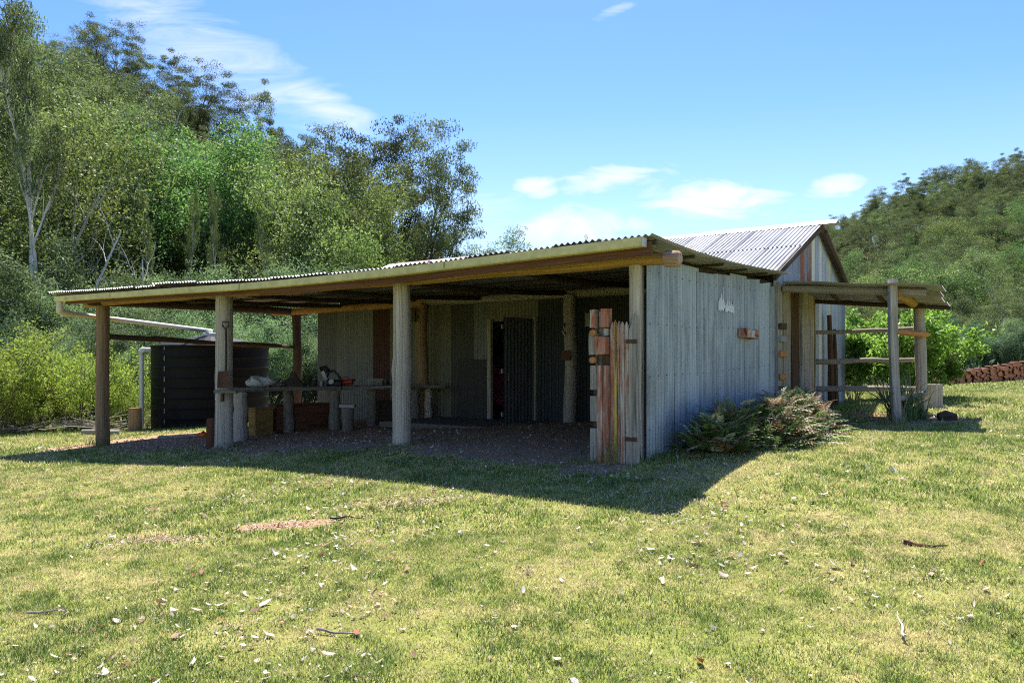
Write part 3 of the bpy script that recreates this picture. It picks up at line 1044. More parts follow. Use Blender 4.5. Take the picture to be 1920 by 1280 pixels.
# open door leaf, corrugated on a frame, swung towards us and hinged at the right jamb
door = MB()
hd = P(943, 700, 14.4); hb = B(UD0 - .02, 4.53, 0)
dl = (Vector((hb.x, hb.y, 0)) - Vector((hd.x, hd.y, 0))); DLEN = dl.length; dl.normalize()
V = []; U_ = []; nseg = 72
for i in range(nseg + 1):
    a = DLEN * i / nseg
    off = .011 * math.cos(2 * PI * i / 8)
    for j in range(3):
        z = .52 + 1.96 * j / 2
        V.append(Vector((hd.x, hd.y, z)) + dl * a + Vector((dl.y, -dl.x, 0)) * off); U_.append((a, z))
door.add(V, [(i * 3 + j, (i + 1) * 3 + j, (i + 1) * 3 + j + 1, i * 3 + j + 1) for i in range(nseg) for j in range(2)], U_)
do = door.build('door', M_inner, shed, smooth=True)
for z in (.72, 1.5, 2.3):
    m = MB(); bk = Vector((-dl.y, dl.x, 0)) * .035
    m.plank(Vector((hd.x, hd.y, z)) + bk, Vector((hd.x, hd.y, z)) + dl * (DLEN - .02) + bk, .03, .08, seed=3, seg=2); m.build('door_rail', M_slab, do)
m = MB(); hp = Vector((hd.x, hd.y, 1.45)) + dl * .06 + Vector((dl.y, -dl.x, 0)) * .03
m.log([hp, hp + Vector((dl.y, -dl.x, 0)) * .05, hp + Vector((dl.y, -dl.x, 0)) * .05 + Vector((0, 0, -.12)), hp + Vector((0, 0, -.12))], .008, 6, 0); m.build('handle', M_steel, do)
# concrete threshold slab inside
m = MB(); 
zs = .55
m.plank(B(6.6, 3.55, zs - .03), B(3.6, 3.55, zs - .03), 1.7, .10, up=(0, 0, 1), seg=4, ch=.05, seed=9); m.build('floor_slab', M_concrete, shed)
# straps and bracket on the mid rear post
m = MB(); p = B(3.45, 4.13, 0)
m.plank(B(3.36, 4.14, 1.78), B(3.54, 4.14, 1.78), .02, .18, seg=1); m.build('strap', M_iron, shed)

# ================================================================== notched slab and pickets at the front corner
fence = thing('slab_fence', 'short run of weathered red slab and pointed palings beside the shed corner post', 'fence', B(.4, -.15, hz(*B(.4, -.15, 0).xy)))
UPW = tuple(B(0, 1, 0) - B(0, 0, 0))


def slabpart(name, u0, u1, z0, z1, th, mt, w=-.12, jit=.012, seg=10, seed=0, lean=0, parent=fence):
    m = MB()
    u0 *= .79; u1 *= .79; um = (u0 + u1) / 2
    m.plank(B(um, w, z0), B(um + lean, w, z1), abs(u1 - u0), th, up=UPW, seg=seg, jit=jit, bow=.006, seed=seed, ch=.08)
    return m.build(name, mt, parent)


zg = .42
# main post built of stepped pieces so the mortises are real recesses
slabpart('slab_back', .70, .40, zg, 2.03, .07, M_slab, w=-.04, seed=1)
slabpart('slab', .565, .405, zg + .08, 1.60, .16, M_red, w=-.16, seed=2, jit=.02)
slabpart('slab', .605, .42, 1.72, 1.92, .15, M_red, w=-.16, seed=3, seg=3)
slabpart('slab', .70, .565, 1.33, 1.60, .13, M_slab, w=-.14, seed=5, seg=3)
slabpart('slab', .70, .565, .98, 1.26, .13, M_slab, w=-.14, seed=6, seg=3)
slabpart('slab', .70, .565, zg, .90, .13, M_slab, w=-.14, seed=7, seg=3)
slabpart('slab', .72, .605, 1.72, 1.96, .13, M_slab, w=-.14, seed=8, seg=3)
slabpart('slab', .565, .42, 1.61, 1.71, .05, M_dark, w=-.09, seed=9, seg=2)
slabpart('slab_cap', .70, .615, 2.02, 2.22, .12, M_red2, w=-.15, seed=10, seg=3)
slabpart('slab_cap', .60, .535, 2.03, 2.20, .08, M_slab, w=-.10, seed=11, seg=3)
slabpart('slab_cap', .525, .42, 2.02, 2.23, .13, M_red, w=-.15, seed=12, seg=3)
slabpart('slab_cap', .50, .42, 1.93, 2.01, .09, M_slab, w=-.13, seed=13, seg=2)
for z in (1.965, 1.665):
    m = MB()
    m.log([B(.56, -.12, z), B(.53, -.17, z), B(.50, -.225, z - .005), B(.495, -.24, z - .005)], [.040, .047, .043, .028], 8, .08, int(z * 100))
    m.build('tenon', M_tenon, fence)
for z in (1.29, .94):
    m = MB(); m.plank(B(.545, -.08, z), B(.46, -.08, z), .10, .07, seg=1); m.build('mortise', M_dark, fence)
# palings with pointed tops
pal = [(.395, .33, 2.09, M_red, .0), (.325, .285, 2.11, M_redyel, .01), (.285, .235, 2.10, M_red, .01), (.235, .165, 2.09, M_red2, .01), (.165, .105, 2.09, M_red2, .02), (.10, .045, 2.06, M_slab, .0), (.055, -.035, 2.18, M_slab, .02)]
for i, (ua, ub, zt, mt, lean) in enumerate(pal):
    m = MB(); ua *= .8; ub *= .8; um = (ua + ub) / 2; wd = abs(ua - ub) * .96; th = .035
    a, b = wd / 2, th / 2
    sec = [(-a, -b), (-a * .3, -b * 1.3), (a * .3, -b * 1.3), (a, -b), (a, b), (-a, b)]
    r = random.Random(i)
    zs_ = [zg, .8, 1.2, 1.6, 1.9, zt - .09, zt - .04, zt - .01]
    path = [B(um + lean * (z - 1) * .6 + r.uniform(-.003, .003), -.15 - .015 * (i % 2), z) for z in zs_]
    m.loft(path, sec, up=UPW, scale=[1, 1, 1.02, 1, 1, .95, .6, .15], jit=.015, seed=i)
    m.build('paling', mt, fence)
for z in (1.86, .80):
    m = MB(); m.plank(B(.115, -.18, z), B(-.01, -.18, z), .02, .045, seg=2, seed=4); m.build('iron_strap', M_iron, fence)
m = MB(); m.plank(B(.54, -.055, .95), B(.0, -.055, .95), .05, .09, seg=2, seed=4); m.build('rail', M_slab, fence)

# ================================================================== things inside the shed
# workbench: split slabs on stump legs, L shaped
def leg_at(px, py, d, h_top, r_, mt, parent, seed):
    p = P(px, py, d)
    zg = hz(p.x, p.y)
    m = MB(); n = 6
    m.log([(p.x + .01 * math.sin(j * 2 + seed), p.y, zg - .05 + (h_top - zg + .05) * j / n) for j in range(n + 1)], lr(r_ * 1.08, r_ * .95, n, .006, seed), 12, .05, seed)
    return m.build('leg', mt, parent, smooth=True)


c0 = P(545, 800, 14.8)
bench = thing('workbench', 'long rough slab workbench on stump legs inside the shed, rags and tools on it', 'workbench', (c0.x, c0.y, hz(c0.x, c0.y)))
q0, q1, q2 = P(422, 730, 13.9), P(640, 727, 15.2), P(835, 724, 15.95)
for i, (a, b, off) in enumerate(((q0, q1, 0), (q0, q1, .30), (q1, q2, 0), (q1, q2, .30))):
    dirv = (b - a); dirv.z = 0; dirv.normalize(); side = Vector((-dirv.y, dirv.x, 0))
    A_ = Vector((a.x, a.y, 1.165 + .006 * (i % 2))) + side * (off + .14) ; B_ = Vector((b.x, b.y, 1.17 + .006 * (i // 2))) + side * (off + .14)
    if i >= 2: A_ = A_ + dirv * .02
    m = MB(); m.plank(A_, B_, .285, .07, seg=10, jit=.02, bow=.01, seed=20 + i); m.build('bench_slab', M_bench, bench)
for i, (px, py, d, r_, mt) in enumerate(((451, 820, 14.15, .125, M_post), (628, 795, 15.2, .10, M_bench), (697, 795, 15.7, .10, M_bench), (778, 795, 15.9, .09, M_bench), (803, 795, 16.1, .085, M_post), (541, 797, 15.2, .09, M_bench))):
    leg_at(px, py, d, 1.13, r_, mt, bench, i)
# short stump with a flat stone on top
p = P(652, 797, 14.7)
st = thing('stump_seat', 'short pale stump with a flat stone laid on top under the workbench', 'stump', (p.x, p.y, hz(p.x, p.y)))
zg_ = hz(p.x, p.y)
m = MB(); m.log([(p.x, p.y, zg_ - .03), (p.x, p.y, zg_ + .2), (p.x + .01, p.y, zg_ + .42)], [.10, .095, .095], 12, .04, 3); m.build('trunk', M_bench, st, smooth=True)
m = MB(); m.plank((p.x - .14, p.y, zg_ + .46), (p.x + .14, p.y, zg_ + .45), .2, .06, seg=2, jit=.15, seed=3); o_ = m.build('flat_stone', M_stone, st)


def box_thing(name, label, cat, c, sx, sy, h, ang, mt, lid=None, slats=3, ml=None):
    """open-slatted or lidded crate"""
    z0 = hz(c.x, c.y)
    if c.z > 1.0: z0 = c.z
    t_ = thing(name, label, cat, (c.x, c.y, z0))
    ax = Vector((math.cos(ang), math.sin(ang), 0)); ay = Vector((-ax.y, ax.x, 0)); cc = Vector((c.x, c.y, z0))
    for s_, (dirx, diry, L, D) in enumerate(((ax, ay, sx, sy), (ax, -ay, sx, sy), (ay, ax, sy, sx), (ay, -ax, sy, sx))):
        n_b = slats
        for k in range(n_b):
            hh = h / n_b
            m = MB(); z = hh * (k + .5)
            a = cc + diry * (D / 2) - dirx * (L / 2 - (.0 if s_ < 2 else .012)) + Vector((0, 0, z)); b = cc + diry * (D / 2) + dirx * (L / 2 - (.0 if s_ < 2 else .012)) + Vector((0, 0, z))
            m.plank(a, b, .018, hh - .006, seg=2, seed=k + s_); m.build('board', mt, t_)
    m = MB(); m.plank(cc - ax * (sx / 2 + .02) + Vector((0, 0, h + .012)), cc + ax * (sx / 2 + .02) + Vector((0, 0, h + .012)), sy + .04, .022, seg=2, seed=7); m.build('lid', lid or mt, t_)
    return t_


a_ang = math.atan2((q1 - q0).y, (q1 - q0).x)
c1 = P(489, 800, 15.0); box_thing('plywood_box', 'upright yellow plywood box with a dark knot mark under the workbench', 'box', Vector((c1.x, c1.y, 0)), .34, .3, .50, a_ang + .1, M_ply, slats=1)
m = MB(); pk = P(489, 790, 14.78); m.log([(pk.x + .01, pk.y - .03, hz(pk.x, pk.y) + .2), (pk.x + .01, pk.y - .04, hz(pk.x, pk.y) + .2)], .06, 12, .05)
c1 = P(562, 800, 15.6); box_thing('timber_chest', 'low dark red-brown timber chest pushed under the workbench', 'chest', Vector((c1.x, c1.y, 0)), 1.1, .4, .50, a_ang + .02, M_rustlog)
c1 = P(735, 797, 16.3); box_thing('dark_crate', 'dark slatted crate under the far end of the workbench', 'crate', Vector((c1.x, c1.y, 0)), .6, .35, .42, a_ang - .3, M_dark)
c1 = P(701, 716, 15.8); box_thing('small_box', 'small pale grey box standing on the workbench near the centre post', 'box', Vector((c1.x, c1.y + .15, 1.215)), .24, .16, .10, a_ang - .3, M_stone)


def lump(c, rx, ry, rz_, seed, n=14, rough=.25, flat=True):
    """irregular rounded lump resting at c.z"""
    r = np.random.default_rng(seed)
    V = []; F = []
    nl = 8
    k1, k2 = r.uniform(1, 4, 2); p1, p2 = r.uniform(0, 6, 2)
    for i in range(nl + 1):
        th = PI * i / nl
        for j in range(n):
            ph = 2 * PI * j / n
            q = 1 + rough * (.5 * math.sin(3 * ph + p1 + th * k1) + .35 * math.sin(5 * ph + p2 + th * 3) + .3 * r.uniform(-1, 1))
            V.append((c[0] + rx * q * math.sin(th) * math.cos(ph), c[1] + ry * q * math.sin(th) * math.sin(ph), c[2] + rz_ * (1 - math.cos(th)) * .5 * (q if th > .5 else 1)))
    for i in range(nl):
        for j in range(n):
            F.append((i * n + j, i * n + (j + 1) % n, (i + 1) * n + (j + 1) % n, (i + 1) * n + j))
    return V, F


def simple(name, label, cat, V, F, mat, loc, smooth=True, group=None):
    loc = Vector(loc)
    m = MB(); m.add([Vector(v) - loc for v in V], F)
    o = m.build(name, mat, None, smooth=smooth); o.location = loc
    return tag(o, label, cat, group)


p = P(480, 722, 14.5); V_, F_ = lump((p.x, p.y + .16, 1.195), .24, .14, .17, 3, 22, .5); simple('rag_pile', 'crumpled pale striped rag lying on the left end of the workbench', 'rag', V_, F_, M_cloth, (p.x, p.y + .16, 1.195))
p = P(512, 722, 14.7); V_, F_ = lump((p.x, p.y + .16, 1.195), .16, .10, .10, 5, 16, .3); simple('sack', 'low grey sack between the rag and the hat-shaped heap on the bench', 'sack', V_, F_, M_bench, (p.x, p.y + .16, 1.195))
# hat-shaped heap of chain/tarp
p = P(545, 722, 14.9); V_ = []; F_ = []
prof = [(.0, .28), (.05, .275), (.07, .20), (.10, .16), (.17, .10), (.24, .04), (.25, 0)]
r = random.Random(9); n = 16
for i, (rr, zz) in enumerate(prof):
    for j in range(n):
        q = 1 + r.uniform(-.08, .08)
        V_.append((p.x + rr * q * math.cos(2 * PI * j / n), p.y + .18 + rr * q * .8 * math.sin(2 * PI * j / n), 1.2 + zz))
for i in range(len(prof) - 1):
    for j in range(n): F_.append((i * n + j, (i + 1) * n + j, (i + 1) * n + (j + 1) % n, i * n + (j + 1) % n))
simple('canvas_heap', 'dark canvas draped in a hat shape on the workbench beside the rear post', 'canvas', V_, F_, M_dark, (p.x, p.y + .18, 1.2))
# brush cutter motor / chainsaw shapes on the bench
p = P(612, 722, 15.3)
cs = thing('chainsaw', 'dark chainsaw with its engine end tipped up on the workbench', 'chainsaw', (p.x, p.y + .15, 1.2))
bx, by = p.x, p.y + .15
m = MB(); m.plank((bx - .02, by, 1.27), (bx + .26, by, 1.25), .16, .14, seg=4, jit=.1, seed=3, ch=.3); m.build('engine_body', M_black, cs)
m = MB(); m.log([(bx - .02, by, 1.33), (bx, by, 1.47), (bx + .10, by, 1.50), (bx + .18, by, 1.43), (bx + .24, by, 1.33)], .028, 8, .1, 2); m.build('handle', M_black, cs)
m = MB(); m.plank((bx - .02, by - .03, 1.31), (bx - .12, by + .02, 1.52), .03, .08, seg=3, jit=.1, seed=2); m.build('guide_bar', M_steel, cs)
m = MB(); m.log([(bx + .08, by - .11, 1.29), (bx + .08, by - .08, 1.29)], .05, 12, .02); m.build('starter_cover', M_steel, cs)
m = MB(); m.log([(bx - .16, by, 1.53), (bx - .06, by + .02, 1.56), (bx, by, 1.49)], .05, 8, .2, 4); m.build('muffler', M_black, cs)
p = P(645, 720, 15.4)
fc = thing('fuel_can', 'small red fuel can lying beside the chainsaw on the workbench', 'fuel can', (p.x, p.y + .15, 1.205))
m = MB(); m.plank((p.x - .14, p.y + .15, 1.265), (p.x + .14, p.y + .15, 1.285), .14, .12, seg=4, ch=.4, seed=1); m.build('can_body', M_redp, fc)
m = MB(); m.log([(p.x + .14, p.y + .15, 1.30), (p.x + .19, p.y + .15, 1.33)], .02, 8, 0); m.build('cap', M_black, fc)
m = MB(); m.log([(p.x - .06, p.y + .15, 1.33), (p.x - .05, p.y + .15, 1.37), (p.x + .06, p.y + .15, 1.37), (p.x + .07, p.y + .15, 1.335)], .012, 6, 0); m.build('handle', M_redp, fc)
for i, (px, rr, hh, lab) in enumerate(((588, .05, .14, 'narrow dark tin at the left of the chainsaw on the bench'), (600, .065, .09, 'squat dark tin just left of the chainsaw on the bench'), (722, .06, .10, 'dark tin on the workbench right of the small grey box'), (740, .09, .08, 'low dark pan on the workbench behind the centre post'))):
    p = P(px, 722, 15.3 if px < 650 else 15.8)
    tn = thing('paint_tin', lab, 'tin', (p.x, p.y + .1, 1.205))
    m = MB(); m.log([(p.x, p.y + .1, 1.205), (p.x, p.y + .1, 1.205 + hh * .95), ], rr, 14, 0); m.build('tin_body', M_steel if i % 2 else M_black, tn)
    m = MB(); m.log([(p.x, p.y + .1, 1.205 + hh * .955), (p.x, p.y + .1, 1.205 + hh)], rr * 1.05, 14, 0); m.build('lid', M_steel, tn)

# shovel hung on the second post
pp = B(7.47, -.15, 0)
sh = thing('shovel', 'square mouthed shovel hanging blade down on the second post from the left', 'shovel', (pp.x, pp.y, 1.2))
rt = Vector((1, 0, 0))
cx, cy = P(421, 700, 12.86).x, 12.86
m = MB(); m.log([(cx + .03, cy - .02, 1.50), (cx + .025, cy, 1.75), (cx + .02, cy + .01, 2.0), (cx + .015, cy + .01, 2.2)], .018, 8, .03); m.build('shaft', M_dark, sh)
m = MB(); m.log([(cx + .015, cy + .01, 2.18), (cx - .035, cy + .01, 2.24), (cx - .035, cy + .01, 2.30), (cx + .065, cy + .01, 2.30), (cx + .065, cy + .01, 2.24), (cx + .015, cy + .01, 2.18)], .013, 6, 0); m.build('grip', M_dark, sh)
V_ = []; F_ = []
for i in range(7):
    a = -.105 + .21 * i / 6
    for j in range(5):
        z = 1.24 + .27 * j / 4
        V_.append((cx + .02 + a * (1 if j < 4 else .9), cy - .06 + .035 * (a / .105) ** 2 * -1 + .03 * j / 4, z))
for i in range(6):
    for j in range(4): F_.append((i * 5 + j, (i + 1) * 5 + j, (i + 1) * 5 + j + 1, i * 5 + j + 1))
nV = len(V_)
V_ += [(x, y + .006, z) for x, y, z in V_]; F_ += [tuple(nV + k for k in f[::-1]) for f in F_[:24]]
m = MB(); m.add(V_, F_); m.build('blade', M_iron, sh, smooth=True)
# small shelf plank across the post
s1 = thing('shelf_board', 'short board fixed across the second post beneath the shovel blade', 'shelf', (cx, cy, 1.18))
m = MB(); m.plank((cx - .14, cy - .05, 1.185), (cx + .2, cy + .0, 1.175), .16, .045, seg=3, jit=.04, seed=1); m.build('board', M_bench, s1)
m = MB(); m.plank((cx - .02, cy - .03, 1.02), (cx - .02, cy - .03, 1.155), .04, .05, seg=1); m.build('bracket', M_iron, s1)
hk = MB(); hp = P(406, 745, 12.9); hk.log([hp + Vector((.05, 0, .08)), hp + Vector((0, -.02, .05)), hp + Vector((-.005, -.03, -.02)), hp + Vector((.02, -.03, -.06)), hp + Vector((.05, -.02, -.04))], .007, 6, 0)
o_ = hk.build('wire_hook', M_pvc, None); tag(o_, 'thin white wire hook on the second post below the shovel', 'hook')
# rusty drum-like log at the foot of the second post
p = P(397, 838, 13.1); zg_ = hz(p.x, p.y)
m = MB(); m.log([(p.x, p.y, zg_ - .03), (p.x, p.y, zg_ + .2), (p.x, p.y + .01, zg_ + .47), (p.x, p.y + .01, zg_ + .49)], [.085, .085, .08, .07], 14, .02, 3)
o_ = m.build('red_stump', M_rustlog, None); tag(o_, 'rust red upright log against the foot of the second post', 'log')
m = MB(); m.log([(p.x + .07, p.y + .2, zg_ - .05), (p.x + .07, p.y + .2, zg_ + 1.0)], .03, 8, .05, 4); o_ = m.build('iron_bar', M_dark, None); tag(o_, 'thin dark bar standing behind the rust red log at the second post', 'bar')
p = P(381, 802, 15.6); zg_ = hz(p.x, p.y)
V_, F_ = lump((p.x, p.y, zg_ - .01), .10, .07, .10, 8, 10, .3); simple('orange_bag', 'small bright orange scrap on the dirt beside the rust red log', 'scrap', V_, F_, M_orange, (p.x, p.y, zg_))
p = P(372, 808, 15.6); zg_ = hz(p.x, p.y)
m = MB(); m.log(wob((p.x - .9, p.y + .3, hz(p.x - .9, p.y + .3) + .03), (p.x, p.y, zg_ + .04), 6, .03, 4), .035, 8, .1, 4); o_ = m.build('pale_stick', M_pole, None); tag(o_, 'pale fallen branch on the dirt left of the second post', 'branch')
m = MB(); p = P(470, 795, 15.6); V_, F_ = lump((p.x, p.y, hz(p.x, p.y) - .01), .14, .12, .15, 28, 12, .3); simple('blue_bundle', 'dark blue bundle on the ground behind the first bench leg', 'bundle', V_, F_, M_blue, (p.x, p.y, hz(p.x, p.y)))

# pink armchair seen through the doorway
pa = P(921, 745, 17.2); zf = .55
ch = thing('armchair', 'pink armchair seen through the dark doorway inside the shed', 'armchair', (pa.x, pa.y, zf))
m = MB(); m.plank((pa.x - .3, pa.y, zf + .32), (pa.x + .3, pa.y, zf + .32), .6, .22, seg=4, ch=.35); m.build('seat', M_pink, ch)
m = MB(); m.plank((pa.x - .3, pa.y + .3, zf + .68), (pa.x + .3, pa.y + .3, zf + .68), .16, .62, seg=4, ch=.4); m.build('backrest', M_pink, ch)
for s_ in (-1, 1):
    m = MB(); m.plank((pa.x + s_ * .38, pa.y - .28, zf + .45), (pa.x + s_ * .38, pa.y + .3, zf + .45), .14, .42, seg=3, ch=.4); m.build('armrest', M_pink, ch)
for sx in (-1, 1):
    for sy in (-1, 1):
        m = MB(); m.log([(pa.x + sx * .32, pa.y + sy * .24, zf - .02), (pa.x + sx * .32, pa.y + sy * .24, zf + .22)], .025, 6, 0); m.build('leg', M_dark, ch)
# plain blue panel on the far wall, its colour standing in for window light
m = MB()
m.plank(P(921, 655, 21.6) + Vector((-.27, .19, 0)), P(921, 655, 21.6) + Vector((.27, -.19, 0)), .03, .42, seg=1)
o_ = m.build('window_light_panel', M_blue, None); tag(o_, 'dim blue panel standing in for window light above the armchair beyond the doorway', 'panel')
# pale items by right rear post
p = B(2.65, 4.50, 0)
m = MB(); m.plank(B(3.28, 4.52, 2.42), B(3.02, 4.52, 2.42), .03, .24, seg=1); o_ = m.build('pinned_board', M_stone, None); tag(o_, 'pale board hung high on the dark wall right of the rear post', 'board')
m = MB(); m.log([B(3.45, 4.10, 2.35), B(3.45, 4.06, 2.28), B(3.46, 4.04, 2.2), B(3.44, 4.05, 2.14), B(3.45, 4.1, 2.18)], .02, 6, .1); o_ = m.build('hanging_chain', M_steel, None); tag(o_, 'short loop of chain hanging high on the rear post', 'chain')
m = MB(); m.plank(B(7.15, 4.1, 2.62), B(6.95, 4.1, 2.62), .05, .26, seg=1, jit=.1); o_ = m.build('lamp_bracket', M_dark, None); tag(o_, 'dark bracket lamp fixed high on the post behind the centre post', 'lamp')

# ================================================================== water tank, pipes
TC = P(396, 700, 20.9); TX, TY = TC.x, TC.y; TR = 1.44
tz = .06
tank = thing('water_tank', 'round black ribbed plastic rainwater tank beside the left end of the shed', 'water tank', (TX, TY, tz))
V_ = []; F_ = []; n = 72
prof = [(TR * .99, -.08)]
zt = 2.0
hcur = 0
while hcur < zt - .001:
    for dz, dr in ((0.004, 0), (.02, 0), (.115, 0), (.205, 0), (.218, .003), (.226, .012), (.238, .012), (.246, .003)):
        prof.append((TR + dr, tz + hcur + dz))
    hcur += .25
prof += [(TR + .02, tz + zt + .0), (TR + .03, tz + zt + .035), (TR - .05, tz + zt + .055), (TR * .9, tz + zt + .07)]
for rr, z in prof:
    for j in range(n): V_.append((TX + rr * math.cos(2 * PI * j / n), TY + rr * math.sin(2 * PI * j / n), z))
for i in range(len(prof) - 1):
    for j in range(n): F_.append((i * n + j, i * n + (j + 1) % n, (i + 1) * n + (j + 1) % n, (i + 1) * n + j))
m = MB(); m.add(V_, F_); m.build('tank_wall', M_tank, tank, smooth=True)
# lid in wedge panels with raised ribs
for kk in range(12):
    a0, a1 = 2 * PI * kk / 12, 2 * PI * (kk + 1) / 12
    V_ = []; U_ = []
    for i in range(5):
        rr = TR * .93 * (1 - i / 4) + .25 * i / 4
        for j in range(4):
            a = a0 + (a1 - a0) * j / 3
            V_.append((TX + rr * math.cos(a), TY + rr * math.sin(a), tz + zt + .06 + .25 * i / 4 + (.02 if 0 < j < 3 and 0 < i < 4 else 0)))
    F_ = [(i * 4 + j, i * 4 + j + 1, (i + 1) * 4 + j + 1, (i + 1) * 4 + j) for i in range(4) for j in range(3)]
    m = MB(); m.add(V_, F_); m.build('lid_panel', M_tank, tank)
m = MB(); m.log([(TX, TY, tz + zt + .28), (TX, TY, tz + zt + .37), (TX, TY, tz + zt + .38)], [.27, .26, .2], 20, 0); m.build('inlet_strainer', M_pvc, tank)
m = MB(); q = P(330, 660, 19.6)
for dz in np.arange(0, 1.9, .26):
    aa = -2.05
    m.log([(TX + (TR + .012) * math.cos(aa), TY + (TR + .012) * math.sin(aa), tz + .1 + dz), (TX + (TR + .012) * math.cos(aa + .004), TY + (TR + .012) * math.sin(aa + .004), tz + .22 + dz)], .006, 5, 0)
m.build('level_marks', M_pvc, tank)
# overflow pipe
op = thing('overflow_pipe', 'upright white plastic overflow pipe with elbow at the left of the black tank', 'pipe', (TX - TR - .25, TY - .2, 0))
x_, y_ = TX - TR - .22, TY - .35
zg_ = hz(x_, y_)
m = MB(); m.log([(x_, y_, zg_ - .05), (x_, y_, 1.2), (x_, y_, 1.90)], .065, 14, 0); m.build('pipe', M_pvc, op, smooth=True)
m = MB(); m.log([(x_, y_, 1.88), (x_, y_, 1.95), (x_ + .03, y_, 1.995), (x_ + .09, y_ + .01, 2.0)], .077, 14, 0); m.build('elbow', M_pvc, op, smooth=True)
m = MB(); m.log([(x_ + .08, y_ + .01, 2.0), (x_ + .36, y_ + .2, 2.0)], .065, 14, 0); m.build('pipe', M_pvc, op, smooth=True)
# downpipe from gutter to tank
dp = thing('downpipe', 'sloping cream downpipe running from the left end of the gutter to the tank lid', 'pipe', B(11.75, -.5, 2.6))
g0 = B(11.78, -.505, gz(11.8) - .10)
m = MB(); m.log([g0, g0 + Vector((0, 0, -.14)), g0 + Vector((0, 0, -.16))], .055, 14, 0); m.build('dropper', M_pvcy, dp, smooth=True)
e1 = Vector((TX, TY, tz + zt + .44))
g1 = g0 + Vector((0, 0, -.20))
m = MB(); m.log([g0 + Vector((0, 0, -.10)), g1 + Vector((0, 0, .02)), g1.lerp(e1, .02), g1.lerp(e1, .045)], .062, 14, 0); m.build('elbow', M_pvcy, dp, smooth=True)
mid = g1.lerp(e1, .30)
m = MB(); m.log([g1.lerp(e1, .03), mid], .047, 14, 0); m.build('pipe', M_pvcy, dp, smooth=True)
m = MB(); m.log([g1.lerp(e1, .295), e1], .050, 14, 0); m.build('pipe', M_pvc, dp, smooth=True)
# stump by the pipe
p = P(253, 808, 18.9); zg_ = hz(p.x, p.y)
sp_ = thing('tree_stump', 'upright brown sawn stump on the grass left of the white pipe', 'stump', (p.x, p.y, zg_))
m = MB(); m.log([(p.x, p.y, zg_ - .06), (p.x, p.y, zg_ + .15), (p.x, p.y, zg_ + .56)], [.155, .148, .14], 16, .03, 5); m.build('trunk', M_postb, sp_, smooth=True)
m = MB(); m.log([(p.x, p.y, zg_ + .555), (p.x, p.y, zg_ + .575)], [.135, .13], 16, .03, 5); m.build('cut_face', M_ply, sp_)
for i, (px, py, d, L, lab) in enumerate(((175, 812, 18.0, .5, 'short pale log end lying on the grass by the left-hand post'), (205, 810, 17.6, .35, 'pale chunk of wood behind the foot of the left-hand post'))):
    p = P(px, py, d); zg_ = hz(p.x, p.y)
    m = MB(); m.log([(p.x - L / 2, p.y, zg_ + .06), (p.x + L / 2, p.y + .1, zg_ + .06)], .075, 10, .06, i); o_ = m.build('wood_chunk', M_pole, None); tag(o_, lab, 'log')

# ================================================================== pergola / lean-to frame on the right
pgx = thing('lean_to', 'open pole lean-to with iron roof and rails joined to the right end of the shed', 'lean-to', (5.9, 12.9, .75))


def plog(name, a, b, r0, r1, mt, seed=0, amp=.02, n=10, jit=.05, seg=12, sag=0):
    m = MB(); m.log(wob(a, b, n, amp, seed, sag), lr(r0, r1, n, r0 * .06, seed), seg, jit, seed)
    return m.build(name, mt, pgx, smooth=True)


tp = P(1677, 790, 11.9)
zg_ = hz(tp.x, tp.y)
m = MB(); m.plank((tp.x + .05, tp.y, zg_ - .1), (tp.x - .03, tp.y, 2.885), .115, .10, up=(0, 1, 0), seg=10, jit=.03, bow=.02, seed=3); m.build('post', M_pole, pgx)
sp2 = P(1732, 770, 13.6); zg_ = hz(sp2.x, sp2.y)
plog('post', (sp2.x - .02, sp2.y, zg_ - .15), (sp2.x - .08, sp2.y, 2.60), .105, .09, M_post, 4, .02, seg=16, jit=.02)
plog('beam', P(1468, 541, 12.75), P(1745, 549, 11.75) + Vector((0, .12, 0)), .06, .075, M_pole, 5, .015, jit=.03)
plog('beam', (tp.x + .02, tp.y + .02, 2.66), (sp2.x - .08, sp2.y + .12, 2.64), .075, .07, M_honey, 6, .01)
plog('beam', P(1528, 565, 14.5), P(1783, 577, 13.2), .045, .04, M_dark, 7, .015)
plog('rail', P(1530, 623, 14.45), P(1720, 616, 13.75), .035, .045, M_pole, 8, .02)
plog('rail', P(1528, 678, 14.45), P(1722, 674, 13.75), .055, .035, M_pole, 9, .03)
plog('rail', P(1530, 729, 14.45), P(1722, 729, 13.75), .05, .045, M_pole, 10, .015)
plog('side_rail', P(1679, 622, 11.98), P(1738, 627, 13.45), .045, .05, M_tenon, 11, .02)
plog('side_rail', P(1683, 747, 11.98), P(1732, 740, 13.4), .045, .07, M_pole, 12, .03)
plog('rafter', P(1553, 541, 12.5), P(1575, 563, 14.3), .04, .04, M_dark, 13, .01)
plog('rafter', P(1640, 543, 12.2), P(1660, 567, 14.0), .035, .035, M_dark, 14, .01)
